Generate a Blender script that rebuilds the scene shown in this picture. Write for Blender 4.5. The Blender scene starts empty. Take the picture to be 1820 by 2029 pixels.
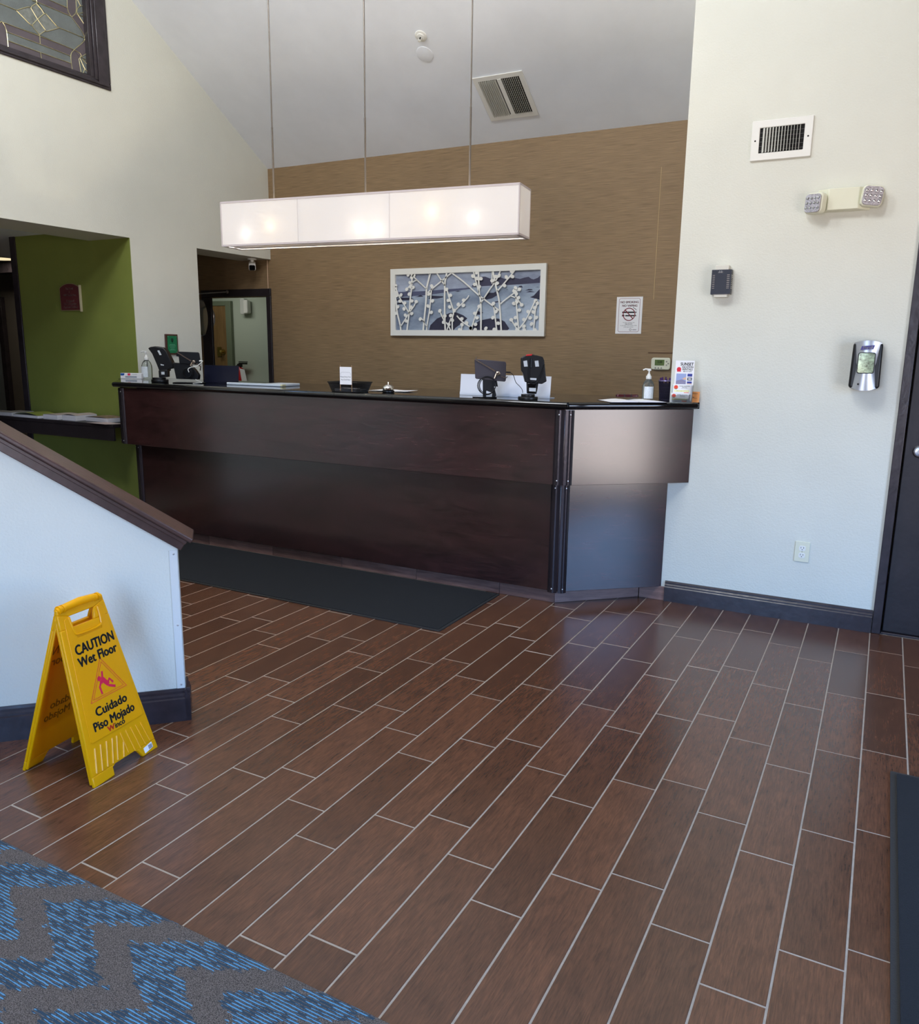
import bpy, bmesh, math, random
from mathutils import Matrix, Vector
V = Vector
random.seed(7)
SC = bpy.context.scene
COL = SC.collection
# ---------------------------------------------------------------- camera, world, lights, exposure
FOC = 1579.917; YAW, PIT, ROL = -0.4843523, 0.2011665, 0.0139862
CAM = V((0.55751, -1.59110, 1.48375))
_f = V((math.sin(YAW)*math.cos(PIT), math.cos(YAW)*math.cos(PIT), -math.sin(PIT)))
_r0 = V((math.cos(YAW), -math.sin(YAW), 0)); _u0 = _r0.cross(_f)
RX = _r0*math.cos(ROL)+_u0*math.sin(ROL); UY = -_r0*math.sin(ROL)+_u0*math.cos(ROL); FW = _f
cd = bpy.data.cameras.new('camera'); cam = bpy.data.objects.new('camera', cd); COL.objects.link(cam)
cd.sensor_fit = 'HORIZONTAL'; cd.sensor_width = 36; cd.lens = FOC*36/1820; cd.clip_start = .05
_m = Matrix((RX, UY, -FW)).transposed().to_4x4(); _m.translation = CAM
cam.matrix_world = _m; SC.camera = cam

SC.view_settings.view_transform = 'Standard'; SC.view_settings.look = 'None'
SC.view_settings.exposure = -0.73; SC.view_settings.gamma = 1; SC.view_settings.use_curve_mapping = False
SC.cycles.max_bounces = 8; SC.cycles.diffuse_bounces = 5; SC.cycles.glossy_bounces = 4
SC.cycles.transmission_bounces = 6; SC.cycles.transparent_max_bounces = 8
SC.cycles.caustics_reflective = False; SC.cycles.caustics_refractive = False
SC.cycles.sample_clamp_indirect = 6

def lin(c):
    return tuple(((x/255)/12.92 if x/255 <= .04045 else (((x/255)+.055)/1.055)**2.4) for x in c)
W = bpy.data.worlds.new('world'); SC.world = W; W.use_nodes = True
nt = W.node_tree; nt.nodes.clear()
wo = nt.nodes.new('ShaderNodeOutputWorld'); bg = nt.nodes.new('ShaderNodeBackground')
tc = nt.nodes.new('ShaderNodeTexCoord'); sp = nt.nodes.new('ShaderNodeSeparateXYZ'); rp = nt.nodes.new('ShaderNodeValToRGB')
mr = nt.nodes.new('ShaderNodeMapRange'); mr.inputs[1].default_value = -1; mr.inputs[2].default_value = 1
nt.links.new(tc.outputs['Generated'], sp.inputs[0]); nt.links.new(sp.outputs[2], mr.inputs[0]); nt.links.new(mr.outputs[0], rp.inputs[0])
e = rp.color_ramp.elements
e[0].position = 0; e[0].color = (.62, .56, .52, 1)
e[1].position = 1; e[1].color = (.26, .60, 1.3, 1)
for p_, c_ in ((.49, (.98, .86, .80, 1)), (.515, (.62, .96, 1.5, 1)), (.65, (.42, .82, 1.6, 1))):
    n_ = e.new(p_); n_.color = c_
nt.links.new(rp.outputs[0], bg.inputs[0]); bg.inputs[1].default_value = 15; nt.links.new(bg.outputs[0], wo.inputs[0])

def area(name, loc, rot, sx, sy, energy, color, portal=False):
    l = bpy.data.lights.new(name, 'AREA'); l.shape = 'RECTANGLE'; l.size = sx; l.size_y = sy; l.energy = energy; l.color = color
    o = bpy.data.objects.new(name, l); COL.objects.link(o); o.location = loc; o.rotation_euler = rot
    if portal: l.cycles.is_portal = True
    return o
R90 = math.pi/2
area('portal_side', (2.62, .62, 1.08), (0, R90, 0), 2.15, 1.9, 1, (1, 1, 1), True)       # faces -x
area('portal_front', (-.7, -3.72, 1.3), (R90, 0, 0), 2.0, 2.5, 1, (1, 1, 1), True)      # faces +y
for _p in ((-3.0, .1, 4.9), (-.9, -.1, 4.9)):  # unseen fill lights, added to brighten the sloping ceiling and upper walls
    _l = bpy.data.lights.new('lobby_fill', 'POINT'); _l.energy = 320; _l.color = (.96, .98, 1.0); _l.shadow_soft_size = .35
    _o = bpy.data.objects.new('lobby_fill', _l); COL.objects.link(_o); _o.location = _p
area('office_fill', (-6.9, 5.7, 2.40), (0, 0, 0), .9, .3, 10, (1, .99, .93))  # added fill with no fixture, lifts the room behind the doorway
area('corridor_lamp', (-8.55, 4.3, 2.415), (0, 0, 0), .15, .15, 8.0, (1.0, .92, .75))

# ---------------------------------------------------------------- helpers
def ray(x, y): return RX*((x-910)/FOC) + UY*(-(y-1014.5)/FOC) + FW
def PX(x, y, ax, val):
    d = ray(x, y); return CAM + d*((val-CAM[ax])/d[ax])
def PN(x, y, P0, n):
    d = ray(x, y); P0 = V(P0); n = V(n); return CAM + d*(n.dot(P0-CAM)/n.dot(d))
def FR(o, x, y, z):
    m = Matrix((V(x), V(y), V(z))).transposed().to_4x4(); m.translation = V(o); return m
def FY(o): return FR(o, (1, 0, 0), (0, 0, 1), (0, -1, 0))      # on a wall facing -y
def FX(o): return FR(o, (0, 1, 0), (0, 0, 1), (1, 0, 0))       # on a wall facing +x
def FZ(o, a=0): return Matrix.Translation(V(o)) @ Matrix.Rotation(a, 4, 'Z')

MATS = {}
def nd(t, k, **kw):
    n = t.nodes.new(k)
    for a, b in kw.items(): setattr(n, a, b)
    return n
def mat(name, col, rough=.6, metal=0, bump=0, bscale=60, var=0, vscale=8, spec=.5, trans=0, emit=None, estr=0, coat=0, stretch=(1, 1, 1), alpha=1, ior=1.45, col2=None, rvar=0):
    if name in MATS: return MATS[name]
    m = bpy.data.materials.new(name); m.use_nodes = True; t = m.node_tree; b = t.nodes['Principled BSDF']
    c = lin(col) if max(col) > 1 else col
    b.inputs['Base Color'].default_value = (*c, 1); b.inputs['Roughness'].default_value = rough; b.inputs['Metallic'].default_value = metal
    b.inputs['Specular IOR Level'].default_value = spec; b.inputs['Transmission Weight'].default_value = trans; b.inputs['IOR'].default_value = ior
    b.inputs['Coat Weight'].default_value = coat; b.inputs['Coat Roughness'].default_value = .08; b.inputs['Alpha'].default_value = alpha
    if emit: b.inputs['Emission Color'].default_value = (*lin(emit), 1); b.inputs['Emission Strength'].default_value = estr
    if bump or var:
        tc = nd(t, 'ShaderNodeTexCoord'); mp = nd(t, 'ShaderNodeMapping'); mp.inputs['Scale'].default_value = stretch
        t.links.new(tc.outputs['Object'], mp.inputs[0])
    if var:
        n = nd(t, 'ShaderNodeTexNoise'); n.inputs['Scale'].default_value = vscale; n.inputs['Detail'].default_value = 6; n.inputs['Roughness'].default_value = .6
        t.links.new(mp.outputs[0], n.inputs[0])
        cr = nd(t, 'ShaderNodeValToRGB'); t.links.new(n.outputs[0], cr.inputs[0])
        c2 = lin(col2) if col2 else tuple(min(1, x*(1+var)) for x in c)
        cr.color_ramp.elements[0].position = .3; cr.color_ramp.elements[1].position = .7
        cr.color_ramp.elements[0].color = (*[x*(1-var) for x in c], 1); cr.color_ramp.elements[1].color = (*c2, 1)
        t.links.new(cr.outputs[0], b.inputs['Base Color'])
    if bump:
        n2 = nd(t, 'ShaderNodeTexNoise'); n2.inputs['Scale'].default_value = bscale; n2.inputs['Detail'].default_value = 4
        t.links.new(mp.outputs[0], n2.inputs[0])
        bp = nd(t, 'ShaderNodeBump'); bp.inputs['Strength'].default_value = bump; bp.inputs['Distance'].default_value = .004
        t.links.new(n2.outputs[0], bp.inputs['Height']); t.links.new(bp.outputs[0], b.inputs['Normal'])
    MATS[name] = m; return m

M_wall = mat('painted_plaster', (216, 217, 206), .65, bump=.35, bscale=110, var=.025, vscale=3)
M_ceil = mat('ceiling_paint', (238, 243, 250), .8, bump=.15, bscale=90, var=.04, vscale=2)
M_green = mat('green_paint', (122, 132, 60), .75, bump=.2, bscale=90, var=.06, vscale=3)
M_office = mat('office_paint', (186, 196, 180), .8)
M_darkwall = mat('corridor_paint', (112, 104, 96), .8, var=.05)
M_trim = mat('dark_painted_wood', (52, 46, 50), .26, bump=.25, bscale=30, var=.22, vscale=14, stretch=(1, 1, 1))
M_cap = mat('stained_wood_cap', (72, 52, 47), .36, bump=.15, bscale=50, var=.25, vscale=10)
M_door = mat('dark_door_paint', (40, 34, 36), .42, bump=.2, bscale=40, var=.2, vscale=9)
M_black = mat('black_plastic', (9, 9, 11), .38, bump=.05)
M_blackg = mat('black_gloss', (12, 12, 13), .12)
M_white = mat('white_plastic', (232, 232, 226), .4)
M_cream = mat('cream_plastic', (222, 222, 200), .4)
M_paper = mat('paper', (238, 238, 240), .7)
M_steel = mat('brushed_steel', (190, 190, 192), .28, metal=1)
M_brass = mat('brass_came', (222, 214, 170), .3, metal=1)
M_chrome = mat('chrome', (225, 225, 225), .08, metal=1)
M_red = mat('red_paint', (190, 24, 30), .4)
M_screw = mat('screw_head', (215, 215, 215), .3, metal=.8)
M_void = mat('duct_dark', (14, 13, 13), .8)
M_ink = mat('black_ink', (20, 20, 22), .6)
M_yel = mat('yellow_plastic', (252, 192, 0), .33, bump=.04, bscale=120, coat=.2)

def wood(name, c1, c2, rough, axis, gscale=1.0, bump=.12, coat=0, mixb=.5):
    """laminate / plank look: fine grain stretched along an axis, random per object"""
    m = bpy.data.materials.new(name); m.use_nodes = True; t = m.node_tree; b = t.nodes['Principled BSDF']
    tc = nd(t, 'ShaderNodeTexCoord'); oi = nd(t, 'ShaderNodeObjectInfo')
    vm = nd(t, 'ShaderNodeVectorMath', operation='SCALE'); cmb = nd(t, 'ShaderNodeCombineXYZ')
    mu = nd(t, 'ShaderNodeMath', operation='MULTIPLY'); mu.inputs[1].default_value = 61.7
    t.links.new(oi.outputs['Random'], mu.inputs[0])
    for i in range(3): t.links.new(mu.outputs[0], cmb.inputs[i])
    ad = nd(t, 'ShaderNodeVectorMath', operation='ADD'); t.links.new(tc.outputs['Object'], ad.inputs[0]); t.links.new(cmb.outputs[0], ad.inputs[1])
    def noise(sc, det, st):
        mp = nd(t, 'ShaderNodeMapping'); mp.inputs['Scale'].default_value = st
        t.links.new(ad.outputs[0], mp.inputs[0]); n = nd(t, 'ShaderNodeTexNoise')
        n.inputs['Scale'].default_value = sc; n.inputs['Detail'].default_value = det; n.inputs['Roughness'].default_value = .65
        n.inputs['Distortion'].default_value = .6
        t.links.new(mp.outputs[0], n.inputs[0]); return n
    s1 = [1, 1, 1]; s1[axis] = .07; s2 = [1, 1, 1]; s2[axis] = .35
    g = noise(90*gscale, 5, s1); big = noise(9*gscale, 4, s2)
    mx = nd(t, 'ShaderNodeMath', operation='ADD'); h1 = nd(t, 'ShaderNodeMath', operation='MULTIPLY'); h2 = nd(t, 'ShaderNodeMath', operation='MULTIPLY')
    h1.inputs[1].default_value = 1-mixb; h2.inputs[1].default_value = mixb
    t.links.new(g.outputs[0], h1.inputs[0]); t.links.new(big.outputs[0], h2.inputs[0]); t.links.new(h1.outputs[0], mx.inputs[0]); t.links.new(h2.outputs[0], mx.inputs[1])
    cr = nd(t, 'ShaderNodeValToRGB'); cr.color_ramp.elements[0].position = .36; cr.color_ramp.elements[1].position = .64
    cr.color_ramp.elements[0].color = (*lin(c1), 1); cr.color_ramp.elements[1].color = (*lin(c2), 1)
    t.links.new(mx.outputs[0], cr.inputs[0])
    hs = nd(t, 'ShaderNodeHueSaturation'); mrr = nd(t, 'ShaderNodeMapRange'); mrr.inputs[3].default_value = .82; mrr.inputs[4].default_value = 1.18
    t.links.new(oi.outputs['Random'], mrr.inputs[0]); t.links.new(mrr.outputs[0], hs.inputs['Value']); t.links.new(cr.outputs[0], hs.inputs['Color'])
    t.links.new(hs.outputs[0], b.inputs['Base Color'])
    b.inputs['Roughness'].default_value = rough
    bp = nd(t, 'ShaderNodeBump'); bp.inputs['Strength'].default_value = bump; bp.inputs['Distance'].default_value = .002
    t.links.new(g.outputs[0], bp.inputs['Height']); t.links.new(bp.outputs[0], b.inputs['Normal'])
    if coat: b.inputs['Coat Weight'].default_value = coat; b.inputs['Coat Roughness'].default_value = rough*.8; b.inputs['Coat IOR'].default_value = 1.85
    MATS[name] = m; return m
M_tile = wood('wood_look_tile', (64, 41, 30), (98, 64, 45), .25, 1, 2.6, .02, 0, .35)
M_kick = wood('kick_tile', (88, 64, 60), (134, 104, 96), .35, 0, .8)
M_lam = wood('dark_laminate', (22, 13, 13), (62, 36, 35), .22, 0, 1.3, .02, .45, .4)
M_tan = wood('tan_door_wood', (120, 92, 56), (160, 126, 80), .5, 2, .6)
M_grout = mat('grout', (152, 142, 130), .85, bump=.4, bscale=300, var=.12, vscale=40)

def grasscloth():
    m = bpy.data.materials.new('brown_grasscloth'); m.use_nodes = True; t = m.node_tree; b = t.nodes['Principled BSDF']
    tc = nd(t, 'ShaderNodeTexCoord')
    def nz(sc, st, det=3):
        mp = nd(t, 'ShaderNodeMapping'); mp.inputs['Scale'].default_value = st; t.links.new(tc.outputs['Object'], mp.inputs[0])
        n = nd(t, 'ShaderNodeTexNoise'); n.inputs['Scale'].default_value = sc; n.inputs['Detail'].default_value = det; t.links.new(mp.outputs[0], n.inputs[0]); return n
    a = nz(270, (.022, 1, 1), 2); c = nz(1.4, (1, 1, 1)); d = nz(420, (.012, 1, 1.0), 1)
    m1 = nd(t, 'ShaderNodeMath', operation='MULTIPLY_ADD'); m1.inputs[1].default_value = .55
    m2 = nd(t, 'ShaderNodeMath', operation='MULTIPLY'); m2.inputs[1].default_value = .3
    m3 = nd(t, 'ShaderNodeMath', operation='MULTIPLY_ADD'); m3.inputs[1].default_value = .15
    t.links.new(a.outputs[0], m1.inputs[0]); t.links.new(d.outputs[0], m2.inputs[0]); t.links.new(m2.outputs[0], m1.inputs[2])
    t.links.new(c.outputs[0], m3.inputs[0]); t.links.new(m1.outputs[0], m3.inputs[2])
    cr = nd(t, 'ShaderNodeValToRGB'); cr.color_ramp.elements[0].position = .38; cr.color_ramp.elements[1].position = .64
    cr.color_ramp.elements[0].color = (*lin((116, 94, 66)), 1); cr.color_ramp.elements[1].color = (*lin((152, 126, 92)), 1)
    t.links.new(m3.outputs[0], cr.inputs[0]); t.links.new(cr.outputs[0], b.inputs['Base Color']); b.inputs['Roughness'].default_value = .62
    bp = nd(t, 'ShaderNodeBump'); bp.inputs['Strength'].default_value = .4; bp.inputs['Distance'].default_value = .003
    t.links.new(a.outputs[0], bp.inputs['Height']); t.links.new(bp.outputs[0], b.inputs['Normal']); MATS['grass'] = m; return m
M_grass = grasscloth()

def add_translucency(m, col, f):
    t = m.node_tree; b = t.nodes['Principled BSDF']; tr = nd(t, 'ShaderNodeBsdfTranslucent'); tr.inputs[0].default_value = (*col, 1)
    mx = nd(t, 'ShaderNodeMixShader'); mx.inputs[0].default_value = f
    t.links.new(b.outputs[0], mx.inputs[1]); t.links.new(tr.outputs[0], mx.inputs[2]); t.links.new(mx.outputs[0], t.nodes['Material Output'].inputs[0])
add_translucency(M_yel, (1, .66, 0), .38)

class MB:
    def __init__(s, M=None): s.v = []; s.f = []; s.mi = []; s.M = M or Matrix(); s.cur = 0
    def add(s, vs, fs, M=None):
        k = len(s.v); T = s.M @ M if M is not None else s.M
        s.v += [T @ V(p) for p in vs]; s.f += [tuple(i+k for i in f) for f in fs]; s.mi += [s.cur]*len(fs); return s
    def mat(s, i): s.cur = i; return s
    def box(s, a, b, M=None):
        x0, x1 = sorted((a[0], b[0])); y0, y1 = sorted((a[1], b[1])); z0, z1 = sorted((a[2], b[2]))
        return s.add([(x0, y0, z0), (x1, y0, z0), (x1, y1, z0), (x0, y1, z0), (x0, y0, z1), (x1, y0, z1), (x1, y1, z1), (x0, y1, z1)],
                     [(3, 2, 1, 0), (4, 5, 6, 7), (0, 1, 5, 4), (1, 2, 6, 5), (2, 3, 7, 6), (3, 0, 4, 7)], M)
    def cbox(s, c, d, M=None): return s.box([c[i]-d[i]/2 for i in range(3)], [c[i]+d[i]/2 for i in range(3)], M)
    def prism(s, poly, z0, z1, M=None):
        """polygon in local xy (any order), extruded from z0 to z1"""
        ar = sum(poly[i][0]*poly[(i+1) % len(poly)][1]-poly[(i+1) % len(poly)][0]*poly[i][1] for i in range(len(poly)))
        if ar < 0: poly = poly[::-1]
        if z1 < z0: z0, z1 = z1, z0
        n = len(poly)
        return s.add([(p[0], p[1], z0) for p in poly]+[(p[0], p[1], z1) for p in poly],
                     [tuple(range(n-1, -1, -1)), tuple(range(n, 2*n))]+[(i, (i+1) % n, n+(i+1) % n, n+i) for i in range(n)], M)
    def lathe(s, prof, n=24, M=None, a0=0, a1=2*math.pi):
        """profile of (radius, z) about local z"""
        full = abs(a1-a0-2*math.pi) < 1e-6; k = n if full else n+1
        vs = [(r*math.cos(a0+(a1-a0)*i/n), r*math.sin(a0+(a1-a0)*i/n), z) for r, z in prof for i in range(k)]
        fs = [(j*k+i, j*k+(i+1) % k, (j+1)*k+(i+1) % k, (j+1)*k+i) for j in range(len(prof)-1) for i in range(n)]
        s.add(vs, fs, M)
        if full:
            if prof[0][0] > 1e-6: s.add([vs[i] for i in range(k)], [tuple(range(k-1, -1, -1))], M)
            if prof[-1][0] > 1e-6: s.add([vs[(len(prof)-1)*k+i] for i in range(k)], [tuple(range(k))], M)
        return s
    def tube(s, pts, r, n=8, M=None, cap=True, closed=False):
        pts = [V(p) for p in pts]; m = len(pts)
        if m < 2: return s
        rr = r if isinstance(r, (list, tuple)) else [r]*m
        rings = []; up = None
        for i, p in enumerate(pts):
            a = pts[(i-1) % m] if (closed or i > 0) else p; b = pts[(i+1) % m] if (closed or i < m-1) else p
            t = (b-a)
            if t.length < 1e-9: t = V((0, 0, 1))
            t.normalize()
            if up is None: up = V((0, 0, 1)) if abs(t.z) < .9 else V((1, 0, 0))
            x = t.cross(up)
            if x.length < 1e-5: x = t.orthogonal()
            x.normalize(); y = x.cross(t).normalized(); up = y
            rings.append([p+(x*math.cos(2*math.pi*j/n)+y*math.sin(2*math.pi*j/n))*rr[i] for j in range(n)])
        vs = [q for g in rings for q in g]; L = m if closed else m-1
        fs = [(i*n+j, i*n+(j+1) % n, ((i+1) % m)*n+(j+1) % n, ((i+1) % m)*n+j) for i in range(L) for j in range(n)]
        if cap and not closed: fs += [tuple(range(n-1, -1, -1)), tuple((m-1)*n+j for j in range(n))]
        return s.add(vs, fs, M)
    def sphere(s, c, r, n=16, M=None, sc=(1, 1, 1)):
        T = Matrix.Translation(V(c)) @ Matrix.Diagonal((*sc, 1)); T = M @ T if M is not None else T
        h = n//2
        return s.lathe([(max(1e-5, r*math.sin(math.pi*i/h)), -r*math.cos(math.pi*i/h)) for i in range(h+1)], n, T)
    def rrect(s, x0, y0, x1, y1, r, z0, z1, M=None, n=5): return s.prism(rrp(x0, y0, x1, y1, r, n), z0, z1, M)
    def ring(s, outer, inner, z0, z1, M=None):
        n = len(outer); vs = [(p[0], p[1], z0) for p in outer]+[(p[0], p[1], z0) for p in inner]+[(p[0], p[1], z1) for p in outer]+[(p[0], p[1], z1) for p in inner]
        fs = []
        for i in range(n):
            j = (i+1) % n
            fs += [(2*n+i, 2*n+j, 3*n+j, 3*n+i), (i, n+i, n+j, j), (i, j, 2*n+j, 2*n+i), (n+i, 3*n+i, 3*n+j, n+j)]
        return s.add(vs, fs, M)
    def ribbon(s, pts, w, z0, z1, M=None):
        ws = w if isinstance(w, (list, tuple)) else [w]*len(pts)
        L = []; R = []
        for i, p in enumerate(pts):
            a = V((*pts[max(0, i-1)][:2], 0)); b = V((*pts[min(len(pts)-1, i+1)][:2], 0)); t = (b-a).normalized(); nn = V((-t.y, t.x, 0))
            L.append((p[0]+nn.x*ws[i]/2, p[1]+nn.y*ws[i]/2)); R.append((p[0]-nn.x*ws[i]/2, p[1]-nn.y*ws[i]/2))
        for i in range(len(pts)-1): s.prism([R[i], R[i+1], L[i+1], L[i]], z0, z1, M)
        return s
    def text(s, body, size, x=0, y=0, z=0, align='CENTER', bold=0, sx=1, M=None, flip=False, shear=0):
        cu = bpy.data.curves.new('t', 'FONT'); cu.body = body; cu.size = size; cu.align_x = align; cu.align_y = 'CENTER'
        cu.shear = shear; cu.resolution_u = 3
        o = bpy.data.objects.new('t', cu); COL.objects.link(o); bpy.context.view_layer.update()
        me = bpy.data.meshes.new_from_object(o.evaluated_get(bpy.context.evaluated_depsgraph_get()))
        for dx, dy in (((-1, 0), (1, 0), (0, .7), (0, -.7)) if bold else ((0, 0),)):
            T = Matrix.Translation((x+dx*bold*size, y+dy*bold*size, z)) @ Matrix.Diagonal((sx, 1, 1, 1)); T = M @ T if M is not None else T
            s.add([tuple(v.co) for v in me.vertices], [tuple(p.vertices) for p in me.polygons], T)
        bpy.data.objects.remove(o); bpy.data.curves.remove(cu); bpy.data.meshes.remove(me); return s
    def mesh(s, name, mats, smooth=.6):
        me = bpy.data.meshes.new(name); me.from_pydata([tuple(v) for v in s.v], [], s.f)
        for m in (mats if isinstance(mats, (list, tuple)) else [mats]): me.materials.append(m)
        me.polygons.foreach_set('material_index', s.mi)
        me.update()
        if smooth:
            me.shade_smooth(); me.set_sharp_from_angle(angle=smooth)
        return me
    def build(s, name, mats, parent=None, bevel=0, smooth=.6, M=None, seg=2):
        o = bpy.data.objects.new(name, s.mesh(name, mats, smooth)); COL.objects.link(o)
        if parent: o.parent = parent
        if M is not None: o.matrix_basis = M
        if bevel:
            b = o.modifiers.new('b', 'BEVEL'); b.width = bevel; b.segments = seg; b.limit_method = 'ANGLE'; b.angle_limit = .6
            b.harden_normals = False
        return o
def rrp(x0, y0, x1, y1, r, n=5):
    out = []
    for cx, cy, a in ((x1-r, y0+r, -90), (x1-r, y1-r, 0), (x0+r, y1-r, 90), (x0+r, y0+r, 180)):
        for i in range(n+1):
            t = math.radians(a+90*i/n); out.append((cx+r*math.cos(t), cy+r*math.sin(t)))
    return out
def circ(cx, cy, r, n=24, ry=None): return [(cx+r*math.cos(2*math.pi*i/n), cy+(ry or r)*math.sin(2*math.pi*i/n)) for i in range(n)]
def tag(o, label, cat, group=None):
    o['label'] = label; o['category'] = cat
    if group: o['group'] = group
    return o
def thing(name, label, cat, M, group=None):
    o = bpy.data.objects.new(name, None); o.empty_display_size = .05; COL.objects.link(o); o.matrix_basis = M; return tag(o, label, cat, group)
def struct(o): o['kind'] = 'structure'; return o
def spline(pts, k=6):
    P = [V(p) if len(p) == 3 else V((*p, 0)) for p in pts]; out = []
    for i in range(len(P)-1):
        a = P[max(0, i-1)]; b = P[i]; c = P[i+1]; d = P[min(len(P)-1, i+2)]
        for j in range(k):
            t = j/k; out.append(.5*((2*b)+(c-a)*t+(2*a-5*b+4*c-d)*t*t+(3*b-a-3*c+d)*t**3))
    out.append(P[-1]); return out
def poly2(M, plane_pts):   # world points -> local 2D in frame M
    I = M.inverted(); return [tuple((I @ p)[:2]) for p in plane_pts]

# ---------------------------------------------------------------- room shell
XL = -5.128; YB = 5.0; YW = 3.13; XW = -.552; SL = .6236; ZB = 3.222
def zc(y): return ZB+SL*(YB-y) if y > .8 else ZB+SL*(YB-.8)
ZT = zc(0)
Myz = FR((0, 0, 0), (0, 1, 0), (0, 0, 1), (1, 0, 0))   # local x=Y, y=Z, z=X

# floor: grout bed with single tiles on it
P = .155; LT = .5953; G = .0052
PH = {0: .448, 1: .297, 2: .15, 3: .361}
fb = MB(); fb.box((-14, -4.0, -.12), (3.2, 7.0, -.0012))
floor = struct(fb.build('floor', M_grout, smooth=0))
def inframe(p):
    d = p-CAM; w = d.dot(FW)
    if w < .2: return None
    return 910+FOC*d.dot(RX)/w, 1014.5-FOC*d.dot(UY)/w
tiles = []; far = []
def LX(n): return n*(.1528 if n < 0 else .155)
YMAX = 3.118
for n in range(-34, 17):
    for k in range(-6, 8):
        y0 = PH[n % 4]+k*LT; y1 = y0+LT-G-(.024 if y0 < 0 <= y0+LT and False else 0)
        if y0 < 0: y0 -= .024
        if y1 < 0: y1 -= .024; x0 = LX(n)+G/2; x1 = LX(n+1)-G/2
        if n*P < 2.4 and y1 < -.2 and (x0 > .34 or y1 < -.38) and not (-3.3 < x0 and x1 < .35): far.append((x0, x1, y0, y1)); continue
        y0c = max(y0, -.36) if x0 < .34 else y0; y1c = min(y1, YMAX if n*P > -1.2 else 2.80)
        if y1c-y0c < .02: continue
        if x1 < -1.45 and y0c > 1.99 and x0 > -4.4: continue
        if x1 < -2.4 and y0c < -.2 : continue
        pj = [inframe(V((x, y, 0))) for x in (x0, x1) for y in (y0c, y1c)]
        if any(q is None for q in pj) or not any(-60 < q[0] < 1880 and 900 < q[1] < 2090 for q in pj):
            far.append((x0, x1, y0c, y1c)); continue
        cx, cy = (x0+x1)/2, (y0c+y1c)/2
        if (cy-.555)-(cx+1.81) > .25 and cy < .30 :
            far.append((x0, x1, y0c, y1c)); continue      # hidden behind the stair wall
        xs = [q[0] for q in pj]; ys = [q[1] for q in pj]
        ar = abs(sum(pj[a][0]*pj[b][1]-pj[b][0]*pj[a][1] for a, b in ((0, 1), (1, 3), (3, 2), (2, 0))))/2
        tiles.append((ar, x0, x1, y0c, y1c))
tiles.sort(key=lambda q: -q[0])
def tilemesh(L, w):
    b = MB(); c = .0012; h = .006
    b.add([(-w/2, -L/2, -h), (w/2, -L/2, -h), (w/2, L/2, -h), (-w/2, L/2, -h), (-w/2, -L/2, -c), (w/2, -L/2, -c), (w/2, L/2, -c), (-w/2, L/2, -c),
           (-w/2+c, -L/2+c, 0), (w/2-c, -L/2+c, 0), (w/2-c, L/2-c, 0), (-w/2+c, L/2-c, 0)],
          [(3, 2, 1, 0), (8, 9, 10, 11)]+[(i, (i+1) % 4, 4+(i+1) % 4, 4+i) for i in range(4)]+[(4+i, 4+(i+1) % 4, 8+(i+1) % 4, 8+i) for i in range(4)])
    return b.mesh('tile', M_tile, 0)
TM = {}
rest = MB()
for i, (ar, x0, x1, y0, y1) in enumerate(tiles):
    L = round(y1-y0, 3)
    if i < 300:
        kk = (L, round(x1-x0, 4))
        if kk not in TM: TM[kk] = tilemesh(*kk)
        o = bpy.data.objects.new('tile', TM[kk]); COL.objects.link(o); o.parent = floor
        o.location = ((x0+x1)/2, (y0+y1)/2, .0006*(random.random()-.5))
    else:
        rest.box((x0, y0, -.006), (x1, y1, 0))
for x0, x1, y0, y1 in far: rest.box((x0, y0, -.006), (x1, y1, 0))
if rest.v:
    o = rest.build('tile_field', M_tile, floor, smooth=0); o['kind'] = 'stuff'

# left wall with two openings and a stained glass window
w = MB(Myz)
def rz(y0, y1, z0, z1, x0=XL-.44, x1=XL): w.box((y0, z0, x0), (y1, z1, x1))
rz(-3.8, 1.2, 0, 2.355); rz(3.262, 4.0, 0, 2.355, XL-.39)
rz(-3.8, 3.262, 2.355, 3.50, XL-.498); rz(3.262, YB, 2.355, 3.20, XL-.39)
w.prism([(3.262, 3.20), (YB, 3.20), (YB, zc(YB)), (3.262, zc(3.262))], XL-.39, XL)
w.prism([(3.262, 3.50), (3.262, zc(3.262)), (3.10, zc(3.10)), (3.10, 3.50)], XL-.44, XL)
w.prism([(3.10, 4.22), (3.10, zc(3.1)), (.8, ZT), (.8, 4.22)], XL-.44, XL); rz(-3.8, .8, 3.5, ZT)
wl = struct(w.build('wall_left', M_wall, smooth=0))
# green nook wall, nook ceiling
struct(MB().box((-6.62, 3.256, 0), (XL-.001, 3.4, 2.46)).build('nook_wall', M_green, smooth=0))
b_ = MB().box((-6.70, 3.246, 0), (-6.622, 3.42, 2.44)); struct(b_.build('trim_3', M_trim, bevel=.003))
nc = MB(); nc.box((-14, -1, 2.437), (XL-.499, 3.256, 2.55)); nc.box((-14, 3.256, 2.437), (-6.62, YB, 2.55)); nc.box((-6.62, 3.4, 2.462), (XL-.391, YB, 2.55)); struct(nc.build('nook_ceiling', M_ceil, smooth=0))
struct(MB().box((-14, 5.0, 0), (-6.70, 5.12, 2.437)).build('corridor_wall', M_darkwall, smooth=0))
struct(MB().box((-14, 4.55, 2.30), (-6.72, 4.72, 2.436)).build('trim_4', M_trim, smooth=0))
d4 = struct(MB().box((-10.6, 4.955, 0.01), (-9.62, 4.995, 2.03)).build('door_4', mat('grey_door', (120, 126, 130), .5), bevel=.004))
MB().box((-9.62, 4.94, .01), (-9.53, 4.999, 2.06)).build('door_frame', M_trim, d4, bevel=.003)
MB().box((-10.75, 4.94, .01), (-10.6, 4.999, 2.06)).build('door_frame', M_trim, d4, bevel=.003)
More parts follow.
